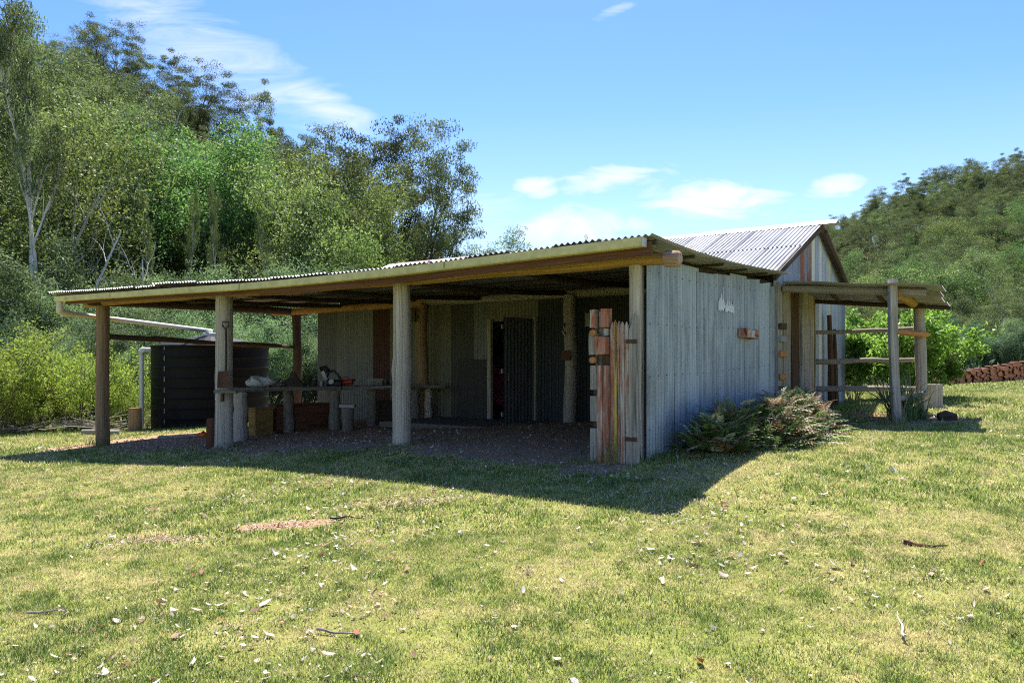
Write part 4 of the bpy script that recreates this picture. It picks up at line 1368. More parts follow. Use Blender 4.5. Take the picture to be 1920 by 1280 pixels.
# roof sheets: run front to back, tilt down to the back
fa, fb = P(1462, 534, 12.6), P(1752, 541, 11.6)
ba, bb = P(1515, 560, 14.9), P(1786, 574, 13.5)
fa.z, fb.z, ba.z, bb.z = 2.905, 2.76, 2.80, 2.605
tot_ = (fb - fa).length; dep_ = ((ba - fa).length + (bb - fb).length) / 2
ncs = int(dep_ / .076)
a = 0; k = 0
while a < ncs:                      # sheets run left to right, so the ragged right end shows the waves
    nc = min(8, ncs - a)
    ex = random.Random(k + 70).uniform(-.03, .03)

    def fn(x, t, a=a, k=k, ex=ex):
        tt = min(1.02, (a * .076 + x) / dep_)
        s_ = t * (1 + ex)
        f_ = fa.lerp(fb, s_) - Vector((0, .10, 0)); b_ = ba.lerp(bb, s_)
        p = f_.lerp(b_, tt)
        return p + Vector((0, 0, .004 * (k % 2) + .012 * math.sin(s_ * 9 + k) - .05 * max(0, s_ - .85) * 2)), Vector((0, 0, 1)), t * 4
    sheet('roof_sheet', fn, nc, 14, M_roofold, amp=.011, parent=pgx)
    a += 8; k += 1
# stump block behind stout post
p = P(1748, 745, 14.6); zg_ = hz(p.x, p.y)
m = MB(); m.log([(p.x, p.y, zg_ - .1), (p.x, p.y, zg_ + .2), (p.x, p.y, zg_ + .42)], [.17, .16, .155], 14, .04, 5); o_ = m.build('grey_block', M_post, None); tag(o_, 'short grey stump standing just behind the stout lean-to post', 'stump')
# charred log on the ground
p = P(1775, 782, 12.3); zg_ = hz(p.x, p.y)
m = MB(); m.log([(p.x - .13, p.y, zg_ + .05), (p.x, p.y, zg_ + .08), (p.x + .14, p.y, zg_ + .05)], [.05, .075, .05], 10, .3, 5); o_ = m.build('charred_log', M_dark, None); tag(o_, 'charred black log end lying on bare earth right of the lean-to', 'log')
# rocks at slab foot
for i, (px, py, d, s_, lab) in enumerate(((1512, 752, 13.7, .14, 'grey rock at the foot of the wide grey wall slab'), (1528, 748, 13.75, .11, 'smaller grey rock beside the door jamb at the slab foot'))):
    p = P(px, py, d); zg_ = hz(p.x, p.y)
    V_, F_ = lump((p.x, p.y, zg_ - .03), s_, s_ * .8, s_ * 1.5, 40 + i, 10, .35)
    simple('rock', lab, 'rock', V_, F_, M_stone, (p.x, p.y, zg_), smooth=False)

# ================================================================== firewood stack
logm = []
for k in range(4):
    m = MB(); rr = .072 * (1 + .12 * (k - 1.5))
    n = 10
    V_ = []; F_ = []
    r = random.Random(k)
    rads = [rr * (1 + r.uniform(-.12, .12)) for _ in range(n)]
    for y in (-.2, .2):
        for j in range(n): V_.append((rads[j] * math.cos(2 * PI * j / n), y, rads[j] * math.sin(2 * PI * j / n)))
    F_ = [(j, (j + 1) % n, n + (j + 1) % n, n + j) for j in range(n)]
    caps = [tuple(range(n)), tuple(range(2 * n - 1, n - 1, -1))]
    me = bpy.data.meshes.new('firewood_log'); me.from_pydata(V_, [], F_ + caps)
    me.materials.append(M_bark_red); me.materials.append(M_endgrain)
    for p_ in me.polygons[n:]: p_.material_index = 1
    logm.append(me)
r = random.Random(5)
A_, B_ = P(1752, 722, 31.5), P(1990, 706, 32.5)
nL = int((B_ - A_).length / .150)
cnt = 0
for i in range(nL):
    s_ = i / nL
    rows = 2.2 + 3.6 * min(1, s_ * 1.25) ** .7
    for j in range(int(rows + r.random() * .8)):
        p = A_.lerp(B_, s_)
        if cnt >= 290: break
        zg_ = hz(p.x, p.y)
        o = bpy.data.objects.new('firewood_log', logm[r.randrange(4)])
        o.location = (p.x + r.uniform(-.02, .02), p.y + r.uniform(-.09, .09), zg_ + .07 + j * .135 + (i % 2) * .06 + r.uniform(-.015, .015))
        o.rotation_euler = (r.uniform(-.05, .05), r.uniform(0, 6), r.uniform(-.12, .12))
        s2 = r.uniform(.85, 1.15); o.scale = (s2, 1, s2)
        col.objects.link(o)
        tag(o, 'short round red-brown log stacked in the firewood row beyond the lawn at right', 'firewood', 'logs in the firewood stack')
        cnt += 1

# ================================================================== VEGETATION
L_gum = leafmat('gum_leaves', (.08, .12, .055), (.23, .28, .13), .42)
L_gumd = leafmat('dark_gum_leaves', (.06, .085, .042), (.175, .205, .095), .38)
L_green = leafmat('bright_green_leaves', (.06, .125, .045), (.17, .28, .10), .42)
L_yel = leafmat('yellow_green_leaves', (.17, .25, .045), (.38, .47, .12), .55)
L_wattle = leafmat('wattle_leaves', (.09, .15, .08), (.25, .34, .19), .42)
L_olive = leafmat('olive_leaves', (.085, .13, .045), (.24, .29, .11), .40)
L_bush = leafmat('broad_bush_leaves', (.09, .16, .03), (.25, .36, .09), .45, rough=.45)
L_pine = leafmat('blue_green_needles', (.04, .085, .05), (.11, .19, .10), .35)
B_gum = plain('gum_bark', (.36, .33, .29), .9, 0, .35, 3, 'Object')
B_dark = plain('dark_bark', (.085, .07, .055), .95, 0, .4, 5, 'Object')
B_white = plain('pale_bark', (.55, .52, .47), .85, 0, .2, 4, 'Object')
B_stem = plain('brown_stems', (.13, .09, .06), .9, 0, .3, 8, 'Object')


def leaves(C, N, length, width, rg, droop=0.0, up=0.3, dirv=None, tint=None):
    """N[i] leaves... C: (n,3) centres -> diamonds"""
    n = len(C)
    d = rg.normal(size=(n, 3))
    if dirv is not None: d = d * .6 + dirv
    d[:, 2] -= droop
    d /= np.linalg.norm(d, axis=1)[:, None] + 1e-9
    nr = rg.normal(size=(n, 3)); nr[:, 2] += up
    s = np.cross(d, nr); s /= np.linalg.norm(s, axis=1)[:, None] + 1e-9
    L = length * rg.uniform(.6, 1.3, (n, 1)); W = width * rg.uniform(.6, 1.3, (n, 1))
    a = C - d * L / 2; b = C + s * W / 2; c = C + d * L / 2; e = C - s * W / 2
    V = np.stack([a, b, c, e], 1).reshape(-1, 3)
    F = np.arange(4 * n).reshape(-1, 4)
    if tint is None: tint = np.clip(rg.normal(.5, .28, n), 0, 1)
    return V, F, np.repeat(tint, 4)


class Tree:
    def __init__(s, seed):
        s.r = random.Random(seed); s.rg = np.random.default_rng(seed)
        s.tubes = MB(); s.mid = True; s.cl = []   # clump centres (x,y,z,r)

    def branch(s, p, d, L, r0, lvl, maxl, up=.15, wig=.18, kids=(3, 4), shrink=.62, ang=(25, 55), clr=.5, n=5, start=.35):
        r = s.r
        path = [Vector(p)]; dd = Vector(d).normalized()
        dirs = [dd.copy()]
        for i in range(n):
            dd = (dd + Vector((r.gauss(0, wig), r.gauss(0, wig), r.gauss(0, wig) + up * (1 if dd.z < .9 else 0)))).normalized()
            path.append(path[-1] + dd * L / n); dirs.append(dd.copy())
        rad = [r0 * (1 - .75 * i / n) for i in range(n + 1)]
        sides = 8 if lvl == 0 else (5 if lvl == 1 else 3)
        sec = [(math.cos(2 * PI * j / sides), math.sin(2 * PI * j / sides)) for j in range(sides)]
        s.tubes.loft(path, sec, scale=rad, caps=False)
        if lvl >= maxl:
            s.cl.append((*path[-1], clr * r.uniform(.75, 1.4)))
            if s.mid: s.cl.append((*path[n // 2 + 1], clr * .7))
            return
        k = r.randint(*kids)
        for q in range(k):
            t = start + (1 - start) * (q + r.random() * .8) / k
            i = min(n - 1, int(t * n)); f = t * n - i
            bp = path[i].lerp(path[i + 1], min(1, f))
            az = r.uniform(0, 2 * PI); an = R(r.uniform(*ang))
            base = dirs[i]
            perp = base.cross(Vector((math.cos(az), math.sin(az), .3))).normalized()
            nd = (base * math.cos(an) + perp * math.sin(an)).normalized()
            s.branch(bp, nd, L * shrink * (1 - .35 * t * (lvl == 0)) * r.uniform(.75, 1.15), r0 * (1 - .75 * t) * .65, lvl + 1, maxl, up, wig, kids, shrink, ang, clr, max(3, n - 1), .3)
        s.cl.append((*path[-1], clr))

    def crown(s, per, length, width, droop=.3, flat=.7, up=.3, shell=.0, dirv=None, tintbias=None):
        C = np.array(s.cl); rg = s.rg
        idx = np.repeat(np.arange(len(C)), per)
        n = len(idx)
        q = rg.normal(size=(n, 3)); q /= np.linalg.norm(q, axis=1)[:, None]
        rr = rg.uniform(shell, 1, (n, 1)) ** .65
        off = q * rr * C[idx, 3:4]; off[:, 2] *= flat
        P_ = C[idx, :3] + off
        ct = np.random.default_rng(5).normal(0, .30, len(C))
        tint = np.clip(rg.normal(.42, .16, n) + ct[idx] + .08 * q[:, 2] * rr[:, 0], 0, 1)  # clump tops tinted paler: new growth, plus light from above put into the colour
        return leaves(P_, None, length, width, rg, droop, up, None, tint)


def proto(seed, build, per, length, width, leafm, barkm, droop=.3, flat=.7, shell=.2, up=.3, mid=True):
    t_ = Tree(seed); t_.mid = mid; build(t_)
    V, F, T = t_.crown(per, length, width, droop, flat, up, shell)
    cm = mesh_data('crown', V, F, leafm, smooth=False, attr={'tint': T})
    tv = np.array([tuple(v) for v in t_.tubes.V]); tf = np.array(t_.tubes.F)
    tm = mesh_data('trunk', tv, tf, barkm, smooth=True)
    return {'crown': cm, 'trunk': tm, 'raw': (V, F, T, tv, tf), 'h': float(V[:, 2].max()), 'w': float(np.percentile(np.hypot(V[:, 0], V[:, 1]), 97))}


def b_gum(h, r0, ang=(22, 50), bare=.42, kids=(4, 5), spread=.42, clr=1.0, lean=.0):
    def f(t):
        t.branch((0, 0, -.6), (lean, 0, 1), h * .86, r0, 0, 2, up=.10, wig=.07, kids=(7, 9), shrink=spread, ang=ang, clr=clr * .9, n=9, start=bare)
        C = t.cl
    return f


def b_multi(h, r0, stems=3, clr=1.0, tilt=.3, spread=.5, bare=.3, kids=(4, 6)):
    def f(t):
        for k in range(stems):
            a = 2 * PI * k / stems + t.r.random()
            t.branch((.15 * math.cos(a), .15 * math.sin(a), -.4), (tilt * math.cos(a), tilt * math.sin(a), 1), h * .8 * t.r.uniform(.85, 1.1), r0, 0, 2, up=.08, wig=.10, kids=kids, shrink=spread, ang=(25, 60), clr=clr, n=7, start=bare)
    return f


def b_shrub(h, stems=9, tilt=.8, clr=.3, r0=.03, bare=.2, kids=(4, 5)):
    def f(t):
        for k in range(stems):
            a = 2 * PI * k / stems + t.r.random(); tl = tilt * t.r.random() ** .6
            t.branch((.12 * math.cos(a), .12 * math.sin(a), -.1), (tl * math.cos(a), tl * math.sin(a), 1), h * .85 * t.r.uniform(.7, 1.1), r0, 0, 2, up=.07, wig=.12, kids=kids, shrink=.42, ang=(20, 50), clr=clr, n=6, start=bare)
    return f


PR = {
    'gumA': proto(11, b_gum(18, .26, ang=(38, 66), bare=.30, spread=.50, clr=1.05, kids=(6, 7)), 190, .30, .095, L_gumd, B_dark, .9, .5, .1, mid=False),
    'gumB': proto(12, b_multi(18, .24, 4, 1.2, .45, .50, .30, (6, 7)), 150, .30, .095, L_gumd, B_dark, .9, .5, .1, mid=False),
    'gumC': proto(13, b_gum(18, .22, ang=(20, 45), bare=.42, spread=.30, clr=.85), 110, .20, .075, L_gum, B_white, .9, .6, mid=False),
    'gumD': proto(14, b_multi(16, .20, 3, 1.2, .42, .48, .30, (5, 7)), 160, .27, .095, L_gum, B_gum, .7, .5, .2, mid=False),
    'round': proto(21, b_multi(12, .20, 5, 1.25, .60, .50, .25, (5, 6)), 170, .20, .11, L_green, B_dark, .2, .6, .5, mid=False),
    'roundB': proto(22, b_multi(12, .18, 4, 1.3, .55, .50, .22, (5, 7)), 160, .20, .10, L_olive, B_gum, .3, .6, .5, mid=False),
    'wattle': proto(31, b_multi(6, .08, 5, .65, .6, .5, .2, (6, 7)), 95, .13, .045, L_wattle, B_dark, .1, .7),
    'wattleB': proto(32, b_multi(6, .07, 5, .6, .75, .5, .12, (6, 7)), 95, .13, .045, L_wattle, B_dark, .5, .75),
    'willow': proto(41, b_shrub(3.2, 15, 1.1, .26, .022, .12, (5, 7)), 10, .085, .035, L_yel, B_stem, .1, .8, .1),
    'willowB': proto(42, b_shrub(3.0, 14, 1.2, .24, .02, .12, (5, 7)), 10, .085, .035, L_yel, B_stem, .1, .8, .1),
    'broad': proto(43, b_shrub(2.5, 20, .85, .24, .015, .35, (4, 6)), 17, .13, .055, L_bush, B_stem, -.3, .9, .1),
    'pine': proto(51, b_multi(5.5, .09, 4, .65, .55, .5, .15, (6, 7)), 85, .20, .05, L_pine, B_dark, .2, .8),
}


def tree(name, kind, x, y, height, label, cat, group=None, rot=None, wide=1.0, leafm=None, z=None):
    pr = PR[kind]
    rt = thing(name, label, cat, (x, y, hz(x, y) if z is None else z), group)
    s_ = height / pr['h']
    rt.scale = (s_ * wide, s_ * wide, s_)
    rt.rotation_euler = (0, 0, rnd.uniform(0, 6.28) if rot is None else rot)
    for part in ('trunk', 'crown'):
        o = bpy.data.objects.new(part if part == 'trunk' or name.endswith('tree') else 'foliage', pr[part])
        if part == 'trunk' and not name.endswith('tree'): o.name = 'stems'
        col.objects.link(o); o.parent = rt
    return rt


def at(px, d):
    return (px - 960) / 1500 * d


def tpx(name, kind, px, topy, d, label, cat='tree', group=None, wide=1.0, rot=None):
    """tree whose crown top reaches picture height topy when standing at distance d"""
    x = at(px, d); zg = hz(x, d)
    ht = CH + (685 - topy) / 1500 * d - zg
    return tree(name, kind, x, d, max(1.0, ht), label, cat, group, rot, wide)


ORD = ['leftmost', 'second', 'third', 'fourth', 'fifth', 'sixth', 'seventh', 'eighth', 'ninth', 'tenth', 'eleventh', 'twelfth', 'thirteenth', 'fourteenth', 'fifteenth',
       'sixteenth', 'seventeenth', 'eighteenth', 'nineteenth', 'twentieth', 'twenty-first', 'twenty-second']


def ordn(i, n):
    return 'leftmost' if i == 0 else ('rightmost' if i == n - 1 else ORD[i] + ' from left')


# the trees one can tell apart, left hillside
T_ = [
    ('gum_tree', 'gumC', 60, -60, 32, 'very tall slender pale-trunked gum at the far left, leftmost of the twin trunks', .5, 0),
    ('gum_tree', 'gumC', 90, -40, 33, 'very tall slender gum just right of its twin at the far left', .5, 2.0),
    ('gum_tree', 'gumB', 193, 12, 92, 'dark open gum standing highest on the left skyline', .8, 1),
    ('gum_tree', 'gumA', 330, 95, 98, 'dark skyline gum left of the middle notch on the left ridge', .9, 3),
    ('gum_tree', 'gumA', 262, 70, 90, 'broad dark skyline gum right of the highest one', 1.1, 2),
    ('gum_tree', 'gumB', 372, 128, 96, 'bushy dark gum on the ridge above the round green tree', 1.1, 5),
    ('gum_tree', 'gumA', 487, 150, 88, 'open dark gum standing alone against the sky above the shed left end', .75, 4),
    ('gum_tree', 'gumB', 545, 210, 84, 'smaller dark gum right of the lone skyline gum', .8, .5),
    ('gum_tree', 'gumB', 590, 245, 80, 'low dark skyline gum left of the big twin gums', .8, 2.5),
    ('gum_tree', 'gumB', 682, 186, 56, 'big dark gum against the sky, left one of the pair behind the shed roof', .78, .8),
    ('gum_tree', 'gumA', 740, 220, 60, 'dark gum in the middle of the big group behind the shed roof', .7, 3.6),
    ('gum_tree', 'gumB', 782, 235, 56, 'big spreading dark gum against the sky, right one of the group behind the roof', .68, 5.1),
    ('round_tree', 'round', 320, 222, 50, 'bright green round-crowned tree, left of the two rounded crowns on the slope', 1.0, 1.0),
    ('round_tree', 'round', 440, 232, 51, 'bright green round-crowned tree, right of the two rounded crowns on the slope', 1.0, 3.4),
    ('round_tree', 'roundB', 560, 300, 47, 'yellow green leafy tree between the round crowns and the dark gums', .85, 3.4),
    ('round_tree', 'roundB', 640, 325, 45, 'olive green leafy tree under the big dark gums', .8, 5.0),
    ('gum_tree', 'gumD', 150, 105, 52, 'bushy yellow green gum right of the twin slender trunks', .9, .3),
    ('gum_tree', 'gumD', 20, 60, 48, 'leafy light green gum at the left edge of the wood', .9, 2.3),
    ('round_tree', 'roundB', 15, 200, 36, 'light green leafy tree at the left edge of the picture', .8, 1.3),
    ('gum_tree', 'gumD', 235, 250, 46, 'grey green gum standing left of the round green crowns', .8, 1.9),
    ('round_tree', 'roundB', 120, 330, 38, 'olive bushy tree below the twin slender gums', .9, 4.9),
    ('gum_tree', 'gumD', 945, 424, 92, 'small far gum with a domed crown showing above the middle of the roof', 1.1, .9),
    ('gum_tree', 'gumD', 880, 450, 85, 'small far tree at the right foot of the big dark gum', 1.0, 2.9),
    ('gum_tree', 'gumC', 1085, 440, 60, 'thin twiggy treetop peeping over the shed roof', .35, 2.9),
]
for nm, kd, px, ty, d, lab, wd, rt_ in T_:
    tpx(nm, kd, px, ty, d, lab, 'tree', None, wd, rt_)
SG = sorted([(168, 215, 43, .45), (218, 270, 42, .4), (285, 330, 41, .3), (352, 345, 42, .3), (412, 335, 41, .32), (508, 360, 42, .35), (120, 150, 45, .5), (560, 345, 43, .35)])
for i, (px, ty, d, wd) in enumerate(SG):
    tpx('gum_tree', 'gumC', px, ty, d, 'slender pale-trunked young gum before the dark wood, ' + ordn(i, len(SG)), 'tree', 'slender young gums', wd)
# under-storey: wattles at the foot of the slope, each its own tree
W_ = [(150, 520, 33, 'wattle'), (215, 500, 34, 'wattleB'), (300, 560, 31, 'wattle'), (375, 575, 30, 'wattleB'), (410, 478, 36, 'wattle'), (470, 490, 35, 'wattleB'), (540, 480, 36, 'wattle'),
      (600, 500, 34, 'wattleB'), (660, 480, 37, 'wattle'), (700, 520, 35, 'wattle'), (330, 500, 38, 'wattleB'), (60, 520, 30, 'wattle'), (500, 575, 28, 'wattle'), (580, 600, 29, 'wattleB'), (640, 585, 30, 'wattle'),
      (250, 590, 28, 'wattle'), (20, 400, 31, 'wattleB'), (110, 580, 27, 'wattleB'), (430, 600, 27, 'wattleB'), (350, 640, 26, 'wattleB'), (185, 630, 25, 'wattleB')]
W_.sort()
for i, (px, ty, d, kd) in enumerate(W_):
    tpx('wattle_tree', kd, px, ty, d, 'feathery blue-green wattle, ' + ordn(i, len(W_)) + ' along the foot of the left slope', 'tree', 'wattles at the foot of the slope', 1.0)
# middle wood: trees on the slope, not distinguishable one from another
r = random.Random(12)
k = 0
for row, d in enumerate((44, 52, 60, 70, 80, 92, 105)):
    for c_ in range(13):
        px = -60 + c_ * 68 + r.uniform(-22, 22) + row * 7
        if px > 700: continue
        if row > 3 and px > 560: continue
        if d < 56 and 190 < px < 600: continue
        dd = d + r.uniform(-3, 3)
        sky_y = np.interp(px, [0, 230, 400, 600, 700, 800], [30, 110, 190, 300, 400, 430])
        x = at(px, dd); zg = hz(x, dd)
        ht = r.uniform(9, 15)
        topy = 685 - (zg + ht - CH) / dd * 1500
        if topy < sky_y: ht = CH + (685 - sky_y - 10) / 1500 * dd - zg
        if ht < 4: continue
        kd = r.choice(['gumA', 'gumB', 'gumD', 'gumD', 'roundB', 'gumC', 'round'] if row < 4 else ['gumA', 'gumB', 'gumD', 'gumA'])
        tree('gum_tree', kd, x, dd, ht, 'gum tree among the crowded grey-green wood on the left hillside', 'tree', 'gums crowding the left hillside', None, 1.05 if kd != 'gumC' else .8)
        k += 1
# a wood that reads as one mass: one object, its trees instanced on points
def mass(name, kinds, pts, label, seed):
    rg = np.random.default_rng(seed)
    ng = bpy.data.node_groups.new('wood_trees', 'GeometryNodeTree')
    ng.interface.new_socket(name='Geometry', in_out='INPUT', socket_type='NodeSocketGeometry')
    ng.interface.new_socket(name='Geometry', in_out='OUTPUT', socket_type='NodeSocketGeometry')
    N, Lk = ng.nodes, ng.links
    gi = N.new('NodeGroupInput'); go_ = N.new('NodeGroupOutput')
    jn = N.new('GeometryNodeJoinGeometry')
    a_s = N.new('GeometryNodeInputNamedAttribute'); a_s.data_type = 'FLOAT_VECTOR'; a_s.inputs[0].default_value = 'size'
    a_r = N.new('GeometryNodeInputNamedAttribute'); a_r.data_type = 'FLOAT_VECTOR'; a_r.inputs[0].default_value = 'turn'
    a_k = N.new('GeometryNodeInputNamedAttribute'); a_k.data_type = 'FLOAT'; a_k.inputs[0].default_value = 'sort'
    for ki, kd in enumerate(kinds):
        for part in ('trunk', 'crown'):
            po = bpy.data.objects.new('wood_' + part, PR[kd][part])
            oi_ = N.new('GeometryNodeObjectInfo'); oi_.inputs['Object'].default_value = po; oi_.inputs['As Instance'].default_value = True
            cmp_ = N.new('FunctionNodeCompare'); cmp_.data_type = 'FLOAT'; cmp_.operation = 'EQUAL'
            Lk.new(a_k.outputs[0], cmp_.inputs[0]); cmp_.inputs[1].default_value = ki; cmp_.inputs['Epsilon'].default_value = .1
            ip = N.new('GeometryNodeInstanceOnPoints')
            Lk.new(gi.outputs[0], ip.inputs['Points']); Lk.new(cmp_.outputs[0], ip.inputs['Selection'])
            Lk.new(oi_.outputs['Geometry'], ip.inputs['Instance'])
            Lk.new(a_r.outputs[0], ip.inputs['Rotation']); Lk.new(a_s.outputs[0], ip.inputs['Scale'])
            Lk.new(ip.outputs[0], jn.inputs[0])
    Lk.new(jn.outputs[0], go_.inputs[0])
    me = bpy.data.meshes.new(name)
    me.from_pydata([(x, y, hz(x, y)) for x, y, h_, k_ in pts], [], [])
    sz = []; tr = []; so = []
    for x, y, h_, k_ in pts:
        s_ = h_ / PR[kinds[k_]]['h']; w_ = s_ * rg.uniform(.9, 1.3)
        sz.append((w_ * .85, w_ * .85, s_)); tr.append((0, 0, rg.uniform(0, 6.28))); so.append(k_)
    for an, arr in (('size', sz), ('turn', tr)):
        at_ = me.attributes.new(an, 'FLOAT_VECTOR', 'POINT'); at_.data.foreach_set('vector', np.array(arr, np.float32).ravel())
    at_ = me.attributes.new('sort', 'FLOAT', 'POINT'); at_.data.foreach_set('value', np.array(so, np.float32))
    o = bpy.data.objects.new(name, me); col.objects.link(o)
    md = o.modifiers.new('trees', 'NODES'); md.node_group = ng
    return tag(o, label, 'forest', None, 'stuff')


# right hill: individual skyline and front trees, mass between
r = random.Random(33)
ptsA = []
FK = ['gumA', 'gumB', 'gumD', 'roundB', 'gumD', 'round']
for i in range(250):
    d = 95 + 145 * (i / 250) ** .9
    px = r.uniform(1480, 2080)
    x = at(px, d)
    zg = hz(x, d)
    sky_y = float(np.interp(px, [1480, 1565, 1640, 1700, 1760, 1850, 1905, 2100], [470, 408, 365, 330, 308, 292, 280, 240]))
    h_ = r.uniform(8, 14)
    ty = 685 - (zg + h_ - CH) / d * 1500
    if ty < sky_y + 4: h_ = CH + (685 - sky_y - 6) / 1500 * d - zg
    if h_ < 3.5: continue
    ptsA.append((x, d, h_, r.choice([0, 0, 1, 1, 0, 2]) if d > 150 else r.choice([0, 1, 2, 3, 4, 5])))
mass('forest', FK, ptsA, 'mixed grey-green eucalypt forest covering the right-hand hill', 1)
for i in range(16):
    px = 1560 + i * 24 + r.uniform(-6, 6)
    sky_y = float(np.interp(px, [1480, 1565, 1640, 1700, 1760, 1850, 1905, 2100], [470, 408, 365, 330, 308, 292, 278, 240]))
    tpx('ridge_tree', r.choice(['gumA', 'gumA', 'gumB']), px, sky_y + r.uniform(-7, 6), 222 + r.uniform(-6, 6), 'dark gum on the right hill skyline, ' + ordn(i, 16), 'tree', 'trees along the right ridge', 1.0)
FT = [(1600, 545, 75, 'gumD'), (1660, 520, 82, 'gumD'), (1720, 500, 88, 'roundB'), (1772, 490, 78, 'round'), (1840, 470, 84, 'gumD'), (1900, 455, 80, 'gumC'), (1950, 500, 70, 'gumD'), (1690, 560, 66, 'gumD'), (1810, 540, 68, 'gumD'), (1880, 540, 62, 'gumB'), (1560, 560, 80, 'roundB')]
FT.sort()
for i, (px, ty, d, kd) in enumerate(FT):
    tpx('gum_tree', kd, px, ty, d, 'leafy gum at the foot of the right-hand hill, ' + ordn(i, len(FT)), 'tree', 'gums at the foot of the right hill', 1.1)
for i, (px, ty, d, lab) in enumerate(((1838, 600, 42, 'rounded dark blue-green tree behind the firewood, left of its neighbour'), (1905, 612, 40, 'rounded dark blue-green tree behind the firewood at the picture edge'), (1790, 590, 50, 'soft blue-green tree between the bright bush and the firewood'), (1960, 590, 44, 'blue-green tree just outside the right picture edge'), (1868, 585, 52, 'yellowish green tree behind the two rounded dark ones'))):
    tpx('bushy_tree', 'pine' if i < 4 else 'wattle', px, ty, d, lab, 'tree', None, 1.15)

# shrubs left
S_ = [(60, 590, 21.5, 'willow', 'large bright yellow-green shrub filling the left edge of the picture', 1.25), (150, 625, 20.6, 'willowB', 'bright yellow-green shrub in front of the left-hand post', 1.0),
      (235, 670, 21.6, 'willow', 'smaller yellow-green shrub between the left-hand post and the white pipe', .9), (-20, 600, 19.6, 'willowB', 'yellow-green shrub cut by the left picture edge', 1.2), (30, 690, 19.2, 'willow', 'low yellow-green shrub in front of the large one at the left edge', .9)]
for px, ty, d, kd, lab, wd in S_:
    tpx('shrub', kd, px, ty, d, lab, 'shrub', None, wd)
tpx('bush', 'broad', 1668, 565, 17.0, 'bright green broad-leaved bush growing behind the lean-to rails', 'bush', None, 1.15, 1.0)
tpx('bush', 'broad', 1738, 606, 17.6, 'right-hand lobe of bright green leaves beside the stout lean-to post', 'bush', None, .85, 2.0)
tpx('bush', 'broad', 1600, 590, 17.3, 'shaded green bush growing against the shed gable wall', 'bush', None, .7, 2.6)

# dead bare trees on the slope
for i, (px, ty, d, lab) in enumerate(((145, 390, 34, 'dead pale grey bare tree left of the wood understorey'), (262, 470, 36, 'dead leaning grey tree with bare forked branches on the slope'), (240, 500, 35, 'thin dead grey trunk beside the leaning dead tree'))):
    t_ = Tree(200 + i)
    t_.branch((0, 0, -.3), (.12 * (i - .5), 0, 1), 7.0, .10, 0, 2, up=.05, wig=.12, kids=(4, 6), shrink=.45, ang=(25, 60), n=8)
    tv = np.array([tuple(v) for v in t_.tubes.V]); tf = np.array(t_.tubes.F)
    me = mesh_data('dead_tree', tv, tf, B_white)
    x = at(px, d); o = bpy.data.objects.new('dead_tree', me); o.location = (x, d, hz(x, d)); s_ = (CH + (685 - ty) / 1500 * d - hz(x, d)) / 7.0; o.scale = (s_, s_, s_)
    col.objects.link(o); tag(o, lab, 'tree')

# grey dead sticks heap, left
V_ = MB(); r = random.Random(8)
for i in range(70):
    x = r.uniform(-12.8, -9.6); y = r.uniform(18.6, 20.4); z = hz(x, y) + r.uniform(.0, .25)
    a = r.uniform(0, 6.28); L = r.uniform(.4, 1.4)
    dv = Vector((math.cos(a), math.sin(a), r.uniform(-.15, .35)))
    V_.log(wob((x, y, z), Vector((x, y, z)) + dv * L, 4, .06, i), lr(.012, .005, 4), 4, 0, i)
o_ = V_.build('brushwood', M_pole, None); tag(o_, 'tangle of dead grey brushwood under the yellow-green shrubs', 'brushwood', None, 'stuff')

# ------------------------------------------------------------------ undergrowth on the rough ground
def scatter_tufts(name, n, area, mask, size, cols, label, seed, mat, per=7, cat='undergrowth', kind='stuff'):
    rg = np.random.default_rng(seed)
    x = rg.uniform(area[0], area[1], n); y = rg.uniform(area[2], area[3], n)
    k_ = mask(x, y) > rg.random(n)
    x, y = x[k_], y[k_]; n = len(x)
    z = H(x, y)
    C = np.repeat(np.stack([x, y, z], 1), per, 0)
    m_ = len(C)
    sz = np.repeat(size * rg.uniform(.5, 1.5, n), per)[:, None]
    off = rg.normal(size=(m_, 3)) * sz * .5; off[:, 2] = np.abs(off[:, 2]) * 1.1
    V, F, T = leaves(C + off, None, size * .75, size * .22, rg, -.4, .3)
    ci = rg.integers(0, len(cols), n); cc = np.repeat(np.array(cols)[ci], per, 0) * rg.uniform(.7, 1.3, (m_, 1))
    me = mesh_data(name, V, F, mat, smooth=False, attr={'col': np.repeat(cc, 4, 0)})
    o = bpy.data.objects.new(name, me); col.objects.link(o)
    return tag(o, label, cat, None, kind)


M_col = colmat('undergrowth', .4)
scatter_tufts('undergrowth', 16000, (-42, 8, 19, 62), lambda x, y: (1 - lawn_mask(x, y)) * (fbm(x * .3, y * .3) > .42), .35,
              [(.12, .14, .05), (.20, .20, .08), (.09, .14, .05), (.30, .26, .15), (.16, .20, .06)], 'low scrub, bracken and tussocks on the rough slope left of the lawn', 3, M_col, 9)
scatter_tufts('undergrowth', 9000, (8, 75, 33, 90), lambda x, y: (1 - lawn_mask(x, y)), .5,
              [(.08, .12, .04), (.12, .15, .06), (.07, .10, .04)], 'scrub behind the firewood at the foot of the right-hand hill', 4, M_col, 8)

# ------------------------------------------------------------------ grass blades
def lawn_tone(x, y):
    """0 green .. 1 straw"""
    a = fbm(x * .55 + 3, y * .55 + 9, 4); b = fbm(x * 2.3, y * 2.3, 3)
    near = 1 - sstep(3.5, 7.5, y)
    return np.clip((a - .5) * 1.3 + (b - .5) * 1.0 + (fbm(x * 8, y * 8, 2) - .5) * 1.2 + .39 + .16 * near * sstep(-3, 3, x) + .04, 0, 1)


